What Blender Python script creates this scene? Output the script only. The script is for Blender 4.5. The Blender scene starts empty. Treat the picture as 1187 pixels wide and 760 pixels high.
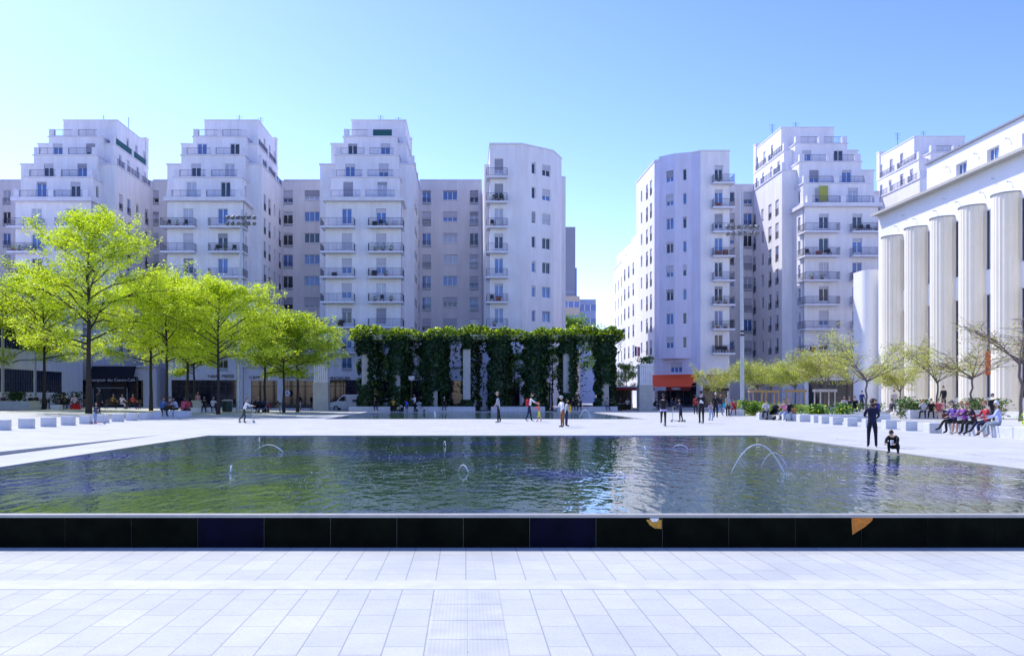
import bpy, math, random
import numpy as np
from mathutils import Vector, Matrix
R = math.radians
rng = random.Random(7)
C = bpy.context.scene.collection
SC = bpy.context.scene
CZ = 1.6
def wx(px, Y): return Y * (px - 540.0) / 1000.0
def wz(py, Y): return CZ + (459.0 - py) * Y / 1000.0
def gy(py, z=0.0): return 1000.0 * (CZ - z) / (py - 459.0)
def gz(X, Y):
    if X < -12.6:
        return min(.42, .13 * max(0, min(1, (36 - Y) / 16)) + .017 * (-12.6 - X))
    return 0.0
# ---------------------------------------------------------------- materials
MATS = {}
def nd(nt, t, **kw):
    n = nt.nodes.new(t)
    for k, v in kw.items():
        if k.startswith('_'): setattr(n, k[1:], v)
        else:
            k = int(k[1:]) if k[0] == 'i' and k[1:].isdigit() else k.replace('_', ' ')
            n.inputs[k].default_value = v
    return n
def mat(name, col, rough=.7, var=.12, scale=3.0, bump=0.0, metal=0.0, spec=.4, col2=None, stretch=(1, 1, 1), detail=5):
    if name in MATS: return MATS[name]
    m = bpy.data.materials.new(name); m.use_nodes = True
    nt = m.node_tree; b = nt.nodes['Principled BSDF']
    b.inputs['Roughness'].default_value = rough; b.inputs['Metallic'].default_value = metal
    b.inputs['Specular IOR Level'].default_value = spec
    geo = nd(nt, 'ShaderNodeNewGeometry'); mp = nd(nt, 'ShaderNodeMapping'); mp.inputs['Scale'].default_value = stretch
    nt.links.new(geo.outputs['Position'], mp.inputs['Vector'])
    no = nd(nt, 'ShaderNodeTexNoise', Scale=scale, Detail=detail, Roughness=.6)
    nt.links.new(mp.outputs[0], no.inputs['Vector'])
    rp = nt.nodes.new('ShaderNodeValToRGB')
    c = Vector(col)
    lo = Vector(col2) if col2 else c * (1 - var)
    hi = c * (1 + var * .5)
    rp.color_ramp.elements[0].position = .3; rp.color_ramp.elements[1].position = .7
    rp.color_ramp.elements[0].color = (*lo, 1); rp.color_ramp.elements[1].color = (*hi, 1)
    nt.links.new(no.outputs[0], rp.inputs[0]); nt.links.new(rp.outputs[0], b.inputs['Base Color'])
    if bump:
        bp = nd(nt, 'ShaderNodeBump', Strength=bump, Distance=.02)
        nt.links.new(no.outputs[0], bp.inputs['Height']); nt.links.new(bp.outputs[0], b.inputs['Normal'])
    MATS[name] = m
    return m
def wall_mat(name, col):
    """painted render with rain streaks and blotches"""
    m = mat(name, col, .85, .05, .35)
    nt = m.node_tree; b = nt.nodes['Principled BSDF']
    geo = nt.nodes.new('ShaderNodeNewGeometry'); mp = nt.nodes.new('ShaderNodeMapping'); mp.inputs['Scale'].default_value = (1.3, 1.3, .16)
    nt.links.new(geo.outputs['Position'], mp.inputs['Vector'])
    n1 = nd(nt, 'ShaderNodeTexNoise', Scale=1.0, Detail=9.0, Roughness=.7); nt.links.new(mp.outputs[0], n1.inputs['Vector'])
    rp = nt.nodes.new('ShaderNodeValToRGB'); rp.color_ramp.elements[0].position = .35; rp.color_ramp.elements[1].position = .62
    rp.color_ramp.elements[0].color = (.88, .87, .86, 1); rp.color_ramp.elements[1].color = (1, 1, 1, 1)
    nt.links.new(n1.outputs[0], rp.inputs[0])
    mx = nt.nodes.new('ShaderNodeMix'); mx.data_type = 'RGBA'; mx.blend_type = 'MULTIPLY'; mx.inputs[0].default_value = 1.0
    old = b.inputs['Base Color'].links[0].from_socket
    nt.links.new(old, mx.inputs[6]); nt.links.new(rp.outputs[0], mx.inputs[7]); nt.links.new(mx.outputs[2], b.inputs['Base Color'])
    return m
def leaf_mat(name, a, b_, trans=.45):
    m = bpy.data.materials.new(name); m.use_nodes = True; nt = m.node_tree
    for n in list(nt.nodes): nt.nodes.remove(n)
    out = nt.nodes.new('ShaderNodeOutputMaterial'); geo = nt.nodes.new('ShaderNodeNewGeometry')
    no = nd(nt, 'ShaderNodeTexNoise', Scale=.9, Detail=6.0, Roughness=.7); nt.links.new(geo.outputs['Position'], no.inputs['Vector'])
    rp = nt.nodes.new('ShaderNodeValToRGB'); rp.color_ramp.elements[0].position = .32; rp.color_ramp.elements[1].position = .66
    rp.color_ramp.elements[0].color = (*a, 1); rp.color_ramp.elements[1].color = (*b_, 1)
    nt.links.new(no.outputs[0], rp.inputs[0])
    d = nt.nodes.new('ShaderNodeBsdfDiffuse'); t = nt.nodes.new('ShaderNodeBsdfTranslucent'); mx = nt.nodes.new('ShaderNodeMixShader'); mx.inputs[0].default_value = trans
    g = nd(nt, 'ShaderNodeBsdfGlossy', Roughness=.45); g.inputs['Color'].default_value = (.9, .95, .9, 1); m2 = nt.nodes.new('ShaderNodeMixShader'); m2.inputs[0].default_value = .05
    nt.links.new(rp.outputs[0], d.inputs['Color']); nt.links.new(rp.outputs[0], t.inputs['Color'])
    nt.links.new(d.outputs[0], mx.inputs[1]); nt.links.new(t.outputs[0], mx.inputs[2])
    nt.links.new(mx.outputs[0], m2.inputs[1]); nt.links.new(g.outputs[0], m2.inputs[2]); nt.links.new(m2.outputs[0], out.inputs[0])
    MATS[name] = m
    return m
def paving_mat(name, c1, c2, mortar, bw, rh, ms, rot=True, joint=.0):
    m = bpy.data.materials.new(name); m.use_nodes = True; nt = m.node_tree; b = nt.nodes['Principled BSDF']
    geo = nt.nodes.new('ShaderNodeNewGeometry'); mp = nt.nodes.new('ShaderNodeMapping'); mp.vector_type = 'POINT'
    if rot: mp.inputs['Rotation'].default_value = (0, 0, R(90))
    nt.links.new(geo.outputs['Position'], mp.inputs['Vector'])
    br = nt.nodes.new('ShaderNodeTexBrick'); br.offset = .37; br.offset_frequency = 2; br.squash = 1.0
    br.inputs['Color1'].default_value = (*c1, 1); br.inputs['Color2'].default_value = (*c2, 1); br.inputs['Mortar'].default_value = (*mortar, 1)
    br.inputs['Scale'].default_value = 1.0; br.inputs['Mortar Size'].default_value = ms; br.inputs['Mortar Smooth'].default_value = .1
    br.inputs['Brick Width'].default_value = bw; br.inputs['Row Height'].default_value = rh
    nt.links.new(mp.outputs[0], br.inputs['Vector'])
    n1 = nd(nt, 'ShaderNodeTexNoise', Scale=.5, Detail=8.0, Roughness=.7); nt.links.new(geo.outputs['Position'], n1.inputs['Vector'])
    n2 = nd(nt, 'ShaderNodeTexNoise', Scale=60.0, Detail=3.0); nt.links.new(geo.outputs['Position'], n2.inputs['Vector'])
    r1 = nt.nodes.new('ShaderNodeValToRGB'); r1.color_ramp.elements[0].position = .3; r1.color_ramp.elements[1].position = .65
    r1.color_ramp.elements[0].color = (.80, .81, .83, 1); r1.color_ramp.elements[1].color = (1, 1, 1, 1)
    r2 = nt.nodes.new('ShaderNodeValToRGB'); r2.color_ramp.elements[0].position = .25; r2.color_ramp.elements[1].position = .6
    r2.color_ramp.elements[0].color = (.86, .86, .87, 1); r2.color_ramp.elements[1].color = (1, 1, 1, 1)
    nt.links.new(n1.outputs[0], r1.inputs[0]); nt.links.new(n2.outputs[0], r2.inputs[0])
    v = nd(nt, 'ShaderNodeTexVoronoi', Scale=1.3); v.inputs['Randomness'].default_value = 1.0; nt.links.new(geo.outputs['Position'], v.inputs['Vector'])
    r3 = nt.nodes.new('ShaderNodeValToRGB'); r3.color_ramp.elements[0].position = .012; r3.color_ramp.elements[1].position = .022
    r3.color_ramp.elements[0].color = (.25, .24, .23, 1); r3.color_ramp.elements[1].color = (1, 1, 1, 1); nt.links.new(v.outputs['Distance'], r3.inputs[0])
    cur = br.outputs['Color']
    for r in (r1, r2, r3):
        mx = nt.nodes.new('ShaderNodeMix'); mx.data_type = 'RGBA'; mx.blend_type = 'MULTIPLY'; mx.inputs[0].default_value = 1.0
        nt.links.new(cur, mx.inputs[6]); nt.links.new(r.outputs[0], mx.inputs[7]); cur = mx.outputs[2]
    nt.links.new(cur, b.inputs['Base Color']); b.inputs['Roughness'].default_value = .75; b.inputs['Specular IOR Level'].default_value = .3
    bp = nd(nt, 'ShaderNodeBump', Strength=.25, Distance=.004); nt.links.new(br.outputs['Fac'], bp.inputs['Height']); bp.invert = True
    nt.links.new(bp.outputs[0], b.inputs['Normal'])
    MATS[name] = m
    return m
# ---------------------------------------------------------------- mesh builder
ORG = {}
class MB:
    def __init__(s): s.v = []; s.f = []; s.m = []
    def add(s, vs, fs, m=0):
        o = len(s.v); s.v += [tuple(v) for v in vs]
        for f in fs: s.f.append(tuple(i + o for i in f)); s.m.append(m)
        return s
    def quad(s, a, b, c, d, m=0): return s.add([a, b, c, d], [(0, 1, 2, 3)], m)
    def box(s, x0, x1, y0, y1, z0, z1, m=0, M=None):
        vs = [(x, y, z) for z in (z0, z1) for y in (y0, y1) for x in (x0, x1)]
        if M is not None: vs = [M @ Vector(v) for v in vs]
        return s.add(vs, [(0, 2, 3, 1), (4, 5, 7, 6), (0, 1, 5, 4), (2, 6, 7, 3), (0, 4, 6, 2), (1, 3, 7, 5)], m)
    def bev(s, x0, x1, y0, y1, z0, z1, r, m=0, M=None):
        """box with a chamfered top and vertical edges"""
        rings = []
        for z, i in ((z0, 0), (z1 - r, 0), (z1, r)):
            a0, a1, b0, b1 = x0 + i, x1 - i, y0 + i, y1 - i
            rings.append([(a0 + r, b0, z), (a1 - r, b0, z), (a1, b0 + r, z), (a1, b1 - r, z), (a1 - r, b1, z), (a0 + r, b1, z), (a0, b1 - r, z), (a0, b0 + r, z)])
        vs = sum(rings, [])
        if M is not None: vs = [M @ Vector(v) for v in vs]
        fs = [(i + k * 8, (i + 1) % 8 + k * 8, (i + 1) % 8 + k * 8 + 8, i + k * 8 + 8) for k in (0, 1) for i in range(8)]
        fs += [tuple(range(16, 24)), tuple(range(7, -1, -1))]
        return s.add(vs, fs, m)
    def prism(s, poly, z0, z1, m=0, caps=True):
        n = len(poly); vs = [(x, y, z0) for x, y in poly] + [(x, y, z1) for x, y in poly]
        fs = [(i, (i + 1) % n, (i + 1) % n + n, i + n) for i in range(n)]
        if caps: fs += [tuple(range(n, 2 * n)), tuple(range(n - 1, -1, -1))]
        return s.add(vs, fs, m)
    def tube(s, pts, rad, n=6, m=0, cap=True, flat=1.0):
        pts = [Vector(p) for p in pts]
        if not isinstance(rad, (list, tuple)): rad = [rad] * len(pts)
        vs = []; u = None
        for i, p in enumerate(pts):
            d = (pts[min(i + 1, len(pts) - 1)] - pts[max(i - 1, 0)]).normalized()
            if u is None or abs(u.dot(d)) > .95: u = Vector((1, 0, 0)) if abs(d.x) < .8 else Vector((0, 1, 0))
            u = (u - d * u.dot(d)).normalized(); w = d.cross(u)
            for k in range(n):
                a = 2 * math.pi * k / n
                vs.append(p + (u * math.cos(a) + w * math.sin(a) * flat) * rad[i])
        fs = [(i * n + k, i * n + (k + 1) % n, (i + 1) * n + (k + 1) % n, (i + 1) * n + k) for i in range(len(pts) - 1) for k in range(n)]
        if cap: fs += [tuple(range(n - 1, -1, -1)), tuple(range((len(pts) - 1) * n, len(pts) * n))]
        return s.add(vs, fs, m)
    def lathe(s, c, prof, n=12, m=0):
        vs = [(c[0] + r * math.cos(2 * math.pi * k / n), c[1] + r * math.sin(2 * math.pi * k / n), c[2] + z) for r, z in prof for k in range(n)]
        L = len(prof)
        fs = [(i * n + k, i * n + (k + 1) % n, (i + 1) * n + (k + 1) % n, (i + 1) * n + k) for i in range(L - 1) for k in range(n)]
        fs += [tuple(range(n - 1, -1, -1)), tuple(range((L - 1) * n, L * n))]
        return s.add(vs, fs, m)
    def ell(s, c, r, m=0, nu=12, nv=8, M=None, v0=0.0, v1=1.0):
        vs = []
        for j in range(nv + 1):
            t = math.pi * (v0 + (v1 - v0) * j / nv)
            for i in range(nu):
                a = 2 * math.pi * i / nu
                p = Vector((r[0] * math.sin(t) * math.cos(a), r[1] * math.sin(t) * math.sin(a), r[2] * math.cos(t)))
                if M is not None: p = M @ p
                vs.append(Vector(c) + p)
        fs = [(j * nu + i, (j + 1) * nu + i, (j + 1) * nu + (i + 1) % nu, j * nu + (i + 1) % nu) for j in range(nv) for i in range(nu)]
        return s.add(vs, fs, m)
    def mesh(s, name, mats, smooth=False, off=(0, 0, 0)):
        me = bpy.data.meshes.new(name)
        ox, oy, oz = off
        me.from_pydata([(x - ox, y - oy, z - oz) for x, y, z in s.v], [], s.f)
        for m in (mats if isinstance(mats, (list, tuple)) else [mats]): me.materials.append(m)
        me.polygons.foreach_set('material_index', s.m)
        if smooth: me.polygons.foreach_set('use_smooth', [True] * len(me.polygons))
        me.update()
        return me
    def build(s, name, mats, parent=None, loc=None, smooth=False):
        off = ORG[parent.name] if parent is not None else (loc or (0, 0, 0))
        o = bpy.data.objects.new(name, s.mesh(name, mats, smooth, off)); C.objects.link(o)
        if parent is not None: o.parent = parent; ORG[o.name] = off
        else: o.location = off; ORG[o.name] = off
        return o
def tag(o, label=None, cat=None, group=None, kind=None):
    if label: o['label'] = label
    if cat: o['category'] = cat
    if group: o['group'] = group
    if kind: o['kind'] = kind
    return o
def thing(name, label, cat, loc, group=None):
    o = bpy.data.objects.new(name, None); C.objects.link(o); o.location = loc; o.empty_display_size = .3
    ORG[o.name] = tuple(loc)
    return tag(o, label, cat, group)
def copy_tree(o, loc, rz=0.0, sc=1.0, label=None):
    r = o.copy(); C.objects.link(r); r.location = loc; r.rotation_euler = (0, 0, rz); r.scale = (sc, sc, sc)
    if label: r['label'] = label
    for ch in list(o.children):
        c = ch.copy(); C.objects.link(c); c.parent = r
        for g in list(ch.children):
            d = g.copy(); C.objects.link(d); d.parent = c
    return r
def frame_mat(M, p): return M @ Vector(p)
# ---------------------------------------------------------------- palette
STUCCO = wall_mat('white_render', (.85, .835, .875))
STUCCO2 = wall_mat('grey_white_render', (.80, .77, .79))
STUCCO3 = wall_mat('bright_white_render', (.84, .83, .86))
SLAB = mat('balcony_concrete', (.74, .73, .80), .8, .1, 2.0)
FRAME = mat('window_frame_paint', (.78, .79, .84), .5, .05, 5)
GLASS_A = mat('window_glass_sky_tint', (.10, .20, .50), .06, .3, .7, spec=.8)  # sky reflection in the panes is put into the blue base colour
GLASS_B = mat('window_glass_dark', (.02, .028, .05), .05, .3, .7, spec=.8)
GLASS_C = mat('window_curtain', (.50, .52, .62), .12, .25, 3.0, spec=.8, stretch=(4, 4, .3))
SHUT = mat('roller_shutter', (.54, .54, .62), .6, .16, 1.0, stretch=(.1, .1, 14), detail=1)
SHUT2 = mat('roller_shutter_grey', (.33, .33, .40), .6, .2, 1.0, stretch=(.1, .1, 14), detail=1)
RAIL = mat('railing_metal', (.10, .105, .15), .5, .15, 3)
RAIL_D = mat('dark_railing_metal', (.05, .055, .08), .5, .15, 3)
GREENCLOTH = mat('green_canvas_screen', (.02, .11, .12), .8, .2, 6)
DARK = mat('dark_interior', (.008, .009, .014), .5, .3, 2)
SHOPGLASS = mat('shop_glass', (.012, .015, .028), .05, .4, .6, spec=.7)
GRANITE = mat('dark_granite', (.0045, .006, .003), .7, .5, 3.0, .15, col2=(.0008, .0016, .001), spec=.05)
NAVY = mat('navy_granite', (.0035, .0035, .016), .6, .5, 3.0, .15, col2=(.0015, .0015, .006), spec=.05)
COPING = mat('pale_coping_stone', (.38, .37, .34), .6, .15, 4)
STONE = mat('white_bench_stone', (.60, .61, .65), .75, .10, 3.5, .1)
STONE2 = mat('grey_pillar_stone', (.46, .47, .46), .85, .12, 2.0, .2)
STONE3 = mat('pale_pillar_stone', (.72, .74, .80), .85, .14, 2.0, .2)
BARK = mat('dark_bark', (.045, .036, .032), .9, .35, 8, .5, stretch=(3, 3, .6))
BARK2 = mat('grey_bark', (.16, .13, .12), .9, .35, 8, .5, stretch=(3, 3, .6))
WOOD = mat('stake_timber', (.50, .33, .18), .75, .25, 3, .1, stretch=(4, 4, .6))
STEEL = mat('galvanised_steel', (.46, .50, .56), .45, .12, 3, metal=.3)
BLACK = mat('black_plastic', (.012, .012, .014), .5, .3, 8)
WHITEP = mat('white_paint', (.80, .81, .84), .4, .05, 4)
ASPHALT = mat('asphalt', (.055, .055, .06), .85, .25, 12, .2)
LEAF_LIME = leaf_mat('lime_locust_leaves', (.47, .61, .012), (.82, .95, .035), .55)
LEAF_GREEN = leaf_mat('mid_green_leaves', (.10, .22, .03), (.22, .38, .05), .4)
LEAF_OLIVE = leaf_mat('yellow_olive_leaves', (.38, .44, .04), (.62, .70, .09), .45)
LEAF_BUD = leaf_mat('tan_bud_leaves', (.38, .28, .16), (.52, .42, .22), .4)
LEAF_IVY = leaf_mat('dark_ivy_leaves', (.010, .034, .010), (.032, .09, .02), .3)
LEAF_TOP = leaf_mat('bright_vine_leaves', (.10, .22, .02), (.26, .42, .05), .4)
LEAF_SHRUB = leaf_mat('shrub_leaves', (.06, .17, .03), (.17, .36, .05), .4)
# ---------------------------------------------------------------- camera, sky, sun
cam = bpy.data.cameras.new('camera'); cam.sensor_width = 36; cam.lens = 36 * 1000 / 1187.0
cam.shift_x = (593.5 - 540) / 1187.0; cam.shift_y = (459 - 380) / 1187.0
cam.clip_start = .1; cam.clip_end = 4000
co = bpy.data.objects.new('camera', cam); C.objects.link(co); co.location = (0, 0, CZ); co.rotation_euler = (R(90), 0, 0); SC.camera = co
SUND = Vector((-.56, .58, 1.0)).normalized()
elev = math.asin(SUND.z)
sun = bpy.data.lights.new('sun', 'SUN'); sun.energy = 5.0; sun.angle = R(.5); sun.color = (1.0, .965, .90)
so = bpy.data.objects.new('sun', sun); C.objects.link(so); so.location = (0, 0, 60); so.rotation_euler = SUND.to_track_quat('Z', 'Y').to_euler()
w = bpy.data.worlds.new('World'); SC.world = w; w.use_nodes = True; nt = w.node_tree
bg = nt.nodes['Background']
sky = nt.nodes.new('ShaderNodeTexSky'); sky.sky_type = 'NISHITA'; sky.sun_disc = False
sky.sun_elevation = elev; sky.sun_rotation = math.atan2(SUND.x, SUND.y); sky.altitude = 200; sky.air_density = 1.0; sky.dust_density = .6; sky.ozone_density = 3.0
hs = nt.nodes.new('ShaderNodeMix'); hs.data_type = 'RGBA'; hs.blend_type = 'MULTIPLY'; hs.inputs[0].default_value = 1.0
hs.inputs[7].default_value = (.15 * 1.22, .15 * 1.30, .15 * 1.75, 1)
nt.links.new(sky.outputs[0], hs.inputs[6])
gm = nd(nt, 'ShaderNodeGamma', Gamma=1.5); nt.links.new(hs.outputs[2], gm.inputs['Color'])
h2 = nt.nodes.new('ShaderNodeMix'); h2.data_type = 'RGBA'; h2.blend_type = 'MULTIPLY'; h2.inputs[0].default_value = 1.0; h2.inputs[7].default_value = (10.9, 8.7, 6.9, 1)
nt.links.new(gm.outputs[0], h2.inputs[6]); nt.links.new(h2.outputs[2], bg.inputs['Color'])
bg.inputs['Strength'].default_value = .15
SC.view_settings.view_transform = 'Standard'; SC.view_settings.look = 'None'; SC.view_settings.exposure = 0
SC.cycles.max_bounces = 6; SC.cycles.diffuse_bounces = 3; SC.cycles.glossy_bounces = 3; SC.cycles.transparent_max_bounces = 6
# ---------------------------------------------------------------- ground and pools
ZL = -.444
PAVE_LOW = paving_mat('slab_paving_near', (.585, .597, .56), (.525, .542, .52), (.33, .345, .345), .62, .335, .006)
PAVE_UP = paving_mat('slab_paving_plaza', (.57, .58, .55), (.535, .545, .52), (.42, .43, .42), .9, .45, .006)
BAND = mat('smooth_band_stone', (.545, .555, .53), .7, .14, 2.5)
P1 = (-10.56, 12.3, 11.80, 35.2); P2 = (-10.2, 13.0, 60.0, 88.0)
YW = 11.66
def sheet(name, rects, z, m, label=None):
    mb = MB()
    for x0, x1, y0, y1 in rects: mb.quad((x0, y0, z), (x1, y0, z), (x1, y1, z), (x0, y1, z))
    return tag(mb.build(name, m), kind='structure')
sheet('ground', [(-1500, 1500, -300, 2500)], -.62, mat('distant_ground', (.35, .36, .38), .9))
sheet('lower_pavement', [(-60, 60, -30, YW)], ZL, PAVE_LOW)
mb = MB(); mb.box(-60, 60, wz(683, 0) * 0 + 2.044 / .224, 2.044 / .2135, ZL - .1, ZL + .004)
tag(mb.build('pavement_band', BAND), kind='structure')
xs = [-12.6, P1[0], P2[0], P1[1], P2[1], 70]
ys = [YW + .14, P1[3], P2[2], P2[3], 96.5]
rects = []
for i in range(len(xs) - 1):
    for j in range(len(ys) - 1):
        cx, cy = (xs[i] + xs[i + 1]) / 2, (ys[j] + ys[j + 1]) / 2
        if any(p[0] < cx < p[1] and p[2] < cy < p[3] for p in (P1, P2)): continue
        rects.append((xs[i], xs[i + 1], ys[j], ys[j + 1]))
sheet('plaza_pavement', rects, 0.0, PAVE_UP)
mb = MB()
gx = [-12.6, -16, -20, -26, -34, -46, -80]; gyv = [YW + .14, 16, 20, 24, 28, 32, 36, 50, 70, 96.5]
for i in range(len(gx) - 1):
    for j in range(len(gyv) - 1):
        e = 1e-4
        mb.quad(*[(a, b, gz(a - e, b)) for a, b in ((gx[i + 1], gyv[j]), (gx[i], gyv[j]), (gx[i], gyv[j + 1]), (gx[i + 1], gyv[j + 1]))])
for j in range(len(gyv) - 1):
    a, b = gyv[j], gyv[j + 1]
    if b <= 36: mb.quad((-12.6, a, 0), (-12.6, b, 0), (-12.6, b, gz(-12.601, b)), (-12.6, a, gz(-12.601, a)))
tag(mb.build('raised_pavement', PAVE_UP), kind='structure')
mb = MB()
mb.prism([(13.7, 13), (13.82, 13), (13.82, 32), (13.7, 32)], -.1, .035)
mb.prism([(13.82, 13), (40, 13), (40, 32), (13.82, 32)], -.1, .03)
tag(mb.build('side_pavement', PAVE_UP), kind='structure')
sheet('street', [(-150, 150, 96.5, 101.2)], -.11, ASPHALT)
mb = MB(); mb.box(-150, 150, 101.2, 140, -.3, .02); tag(mb.build('far_pavement', PAVE_UP), kind='structure')
sheet('avenue', [(12.6, 22.8, 101.2, 600)], .03, ASPHALT)
gm_ = mat('grooved_stone', (.475, .49, .47), .75, .14, 2.5); n_t = gm_.node_tree; b_ = n_t.nodes['Principled BSDF']; ge = n_t.nodes.new('ShaderNodeNewGeometry')
wv = nd(n_t, 'ShaderNodeTexWave', Scale=9.0, Distortion=.6); wv.bands_direction = 'X'; n_t.links.new(ge.outputs['Position'], wv.inputs['Vector']); bq = nd(n_t, 'ShaderNodeBump', Strength=.2, Distance=.004); n_t.links.new(wv.outputs['Fac'], bq.inputs['Height']); n_t.links.new(bq.outputs[0], b_.inputs['Normal'])
for k in range(9):
    mb = MB(); y_ = 9.10 - k * .62
    for x_ in (-.318, .017): mb.bev(x_ + .004, x_ + .331, y_ - .615, y_ - .004, ZL - .05, ZL + .004, .002)
    if k == 0: gall = mb
    else: gall.v, gall.f, gall.m = gall.v + mb.v, gall.f + [tuple(i + len(gall.v) for i in f) for f in mb.f], gall.m + mb.m
tag(gall.build('grooved_pavement', gm_), kind='structure')
# water
m = bpy.data.materials.new('pool_water'); m.use_nodes = True; nt = m.node_tree; b = nt.nodes['Principled BSDF']
b.inputs['Roughness'].default_value = .02; b.inputs['IOR'].default_value = 1.333; b.inputs['Specular IOR Level'].default_value = .5
geo = nt.nodes.new('ShaderNodeNewGeometry')
mp = nt.nodes.new('ShaderNodeMapping'); mp.inputs['Scale'].default_value = (1.0, .38, 1)
nt.links.new(geo.outputs['Position'], mp.inputs['Vector'])
n1 = nd(nt, 'ShaderNodeTexNoise', Scale=4.2, Detail=2.5, Roughness=.5); n2 = nd(nt, 'ShaderNodeTexNoise', Scale=1.1, Detail=2.0); n3 = nd(nt, 'ShaderNodeTexNoise', Scale=.16, Detail=4.0)
for n in (n1, n2): nt.links.new(mp.outputs[0], n.inputs['Vector'])
nt.links.new(geo.outputs['Position'], n3.inputs['Vector'])
ad = nd(nt, 'ShaderNodeMath', _operation='MULTIPLY_ADD'); ad.inputs[1].default_value = 1.6; nt.links.new(n2.outputs[0], ad.inputs[0]); nt.links.new(n1.outputs[0], ad.inputs[2])
bp = nd(nt, 'ShaderNodeBump', Strength=1.0, Distance=.023); nt.links.new(ad.outputs[0], bp.inputs['Height']); nt.links.new(bp.outputs[0], b.inputs['Normal'])
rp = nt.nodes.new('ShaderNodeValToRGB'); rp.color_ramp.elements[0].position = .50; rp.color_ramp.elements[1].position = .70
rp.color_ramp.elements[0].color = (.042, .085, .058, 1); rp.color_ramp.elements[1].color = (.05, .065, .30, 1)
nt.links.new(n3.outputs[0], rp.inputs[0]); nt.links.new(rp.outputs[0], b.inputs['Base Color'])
WATER = m
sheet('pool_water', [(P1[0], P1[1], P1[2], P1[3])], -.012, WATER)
FARW = WATER.copy(); FARW.name = 'far_pool_water'; FARW.node_tree.nodes['Principled BSDF'].inputs['Specular IOR Level'].default_value = .2; FARW.node_tree.nodes['Bump'].inputs['Distance'].default_value = .075
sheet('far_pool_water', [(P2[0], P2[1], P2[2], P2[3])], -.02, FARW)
# basin edges
def rim(name, p, wdt, label):
    mb = MB(); x0, x1, y0, y1 = p
    mb.box(x0 - .0, x0 + wdt, y0, y1, -.2, .006); mb.box(x1 - wdt, x1, y0, y1, -.2, .006); mb.box(x0 + wdt, x1 - wdt, y1 - wdt, y1, -.2, .006)
    if name == 'far_pool_edge': mb.box(x0 + wdt, x1 - wdt, y0, y0 + wdt, -.2, .006)
    return tag(mb.build(name, COPING if name == 'pool_edge' else STONE), kind='structure')
rim('pool_edge', P1, .06, ''); rim('far_pool_edge', P2, .25, '')
wl = thing('pool_wall', 'low dark granite wall holding the front of the large pool', 'wall', (.7, YW, ZL))
mb = MB(); s0 = wx(614, YW); pw = .077 * YW
mb.box(-60, 60, YW + .012, YW + .14, ZL - .1, -.038, 2)
k0 = int((-40 - s0) / pw)
for k in range(k0, k0 + int(80 / pw)):
    a = s0 + k * pw
    mi = 1 if k in (0, -5) else 0
    mb.box(a + .004, a + pw - .004, YW, YW + .012, ZL - .05, -.038, mi)
mb.build('granite_facing', [GRANITE, NAVY, mat('joint_mortar', (.22, .22, .2), .9)], wl)
mb = MB(); mb.box(-40, 40, YW - .015, YW + .14, -.038, 0.0); mb.build('coping', COPING, wl)
YEL = mat('yellow_mosaic', (.55, .27, .02), .5, .35, 30, .1); ORA = mat('orange_mosaic', (.62, .20, .01), .5, .35, 30, .1)
def inlay(pts, m, nm):
    mb = MB(); q = [(wx(a, YW - .004), YW - .004, wz(b_, YW - .004)) for a, b_ in pts]; mb.add(q, [tuple(range(len(q) - 1, -1, -1))])
    return mb.build(nm, m, wl)
inlay([(749, 602), (755, 601.5), (767, 602), (767, 612.5), (759, 612), (753, 608)], YEL, 'mosaic_inlay')
inlay([(753, 600.2), (764, 600.2), (762, 604), (756, 604.5)], WHITEP, 'mosaic_inlay').location.y -= .004
inlay([(987, 600), (1012, 599.5), (1011, 603), (1003, 610), (988, 619.5)], ORA, 'mosaic_inlay')
# ---------------------------------------------------------------- facades
def facade(mb, p0, p1, z0, z1, ops=(), rev=.2, m=0):
    """wall from p0 to p1 (outside on the right-hand side) with real openings and reveals"""
    p0 = Vector(p0); p1 = Vector(p1); L = (p1 - p0).length; d = (p1 - p0) / L; n = Vector((d.y, -d.x))
    us = sorted({0.0, L, *[o[0] for o in ops], *[o[1] for o in ops]}); zs = sorted({z0, z1, *[o[2] for o in ops], *[o[3] for o in ops]})
    def P(u, z, o=0.0): q = p0 + d * u + n * o; return (q.x, q.y, z)
    for i in range(len(us) - 1):
        run = None
        for j in range(len(zs) - 1):
            cu, cz = (us[i] + us[i + 1]) / 2, (zs[j] + zs[j + 1]) / 2
            hole = any(o[0] < cu < o[1] and o[2] < cz < o[3] for o in ops)
            if not hole:
                if run is None: run = zs[j]
            if (hole or j == len(zs) - 2) and run is not None:
                top = zs[j] if hole else zs[j + 1]
                mb.quad(P(us[i], run), P(us[i + 1], run), P(us[i + 1], top), P(us[i], top), m); run = None
    for a, b, c, e in [o[:4] for o in ops]:
        mb.quad(P(a, c), P(a, e), P(a, e, -rev), P(a, c, -rev), m); mb.quad(P(b, e), P(b, c), P(b, c, -rev), P(b, e, -rev), m)
        mb.quad(P(a, e), P(b, e), P(b, e, -rev), P(a, e, -rev), m); mb.quad(P(b, c), P(a, c), P(a, c, -rev), P(b, c, -rev), m)
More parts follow.
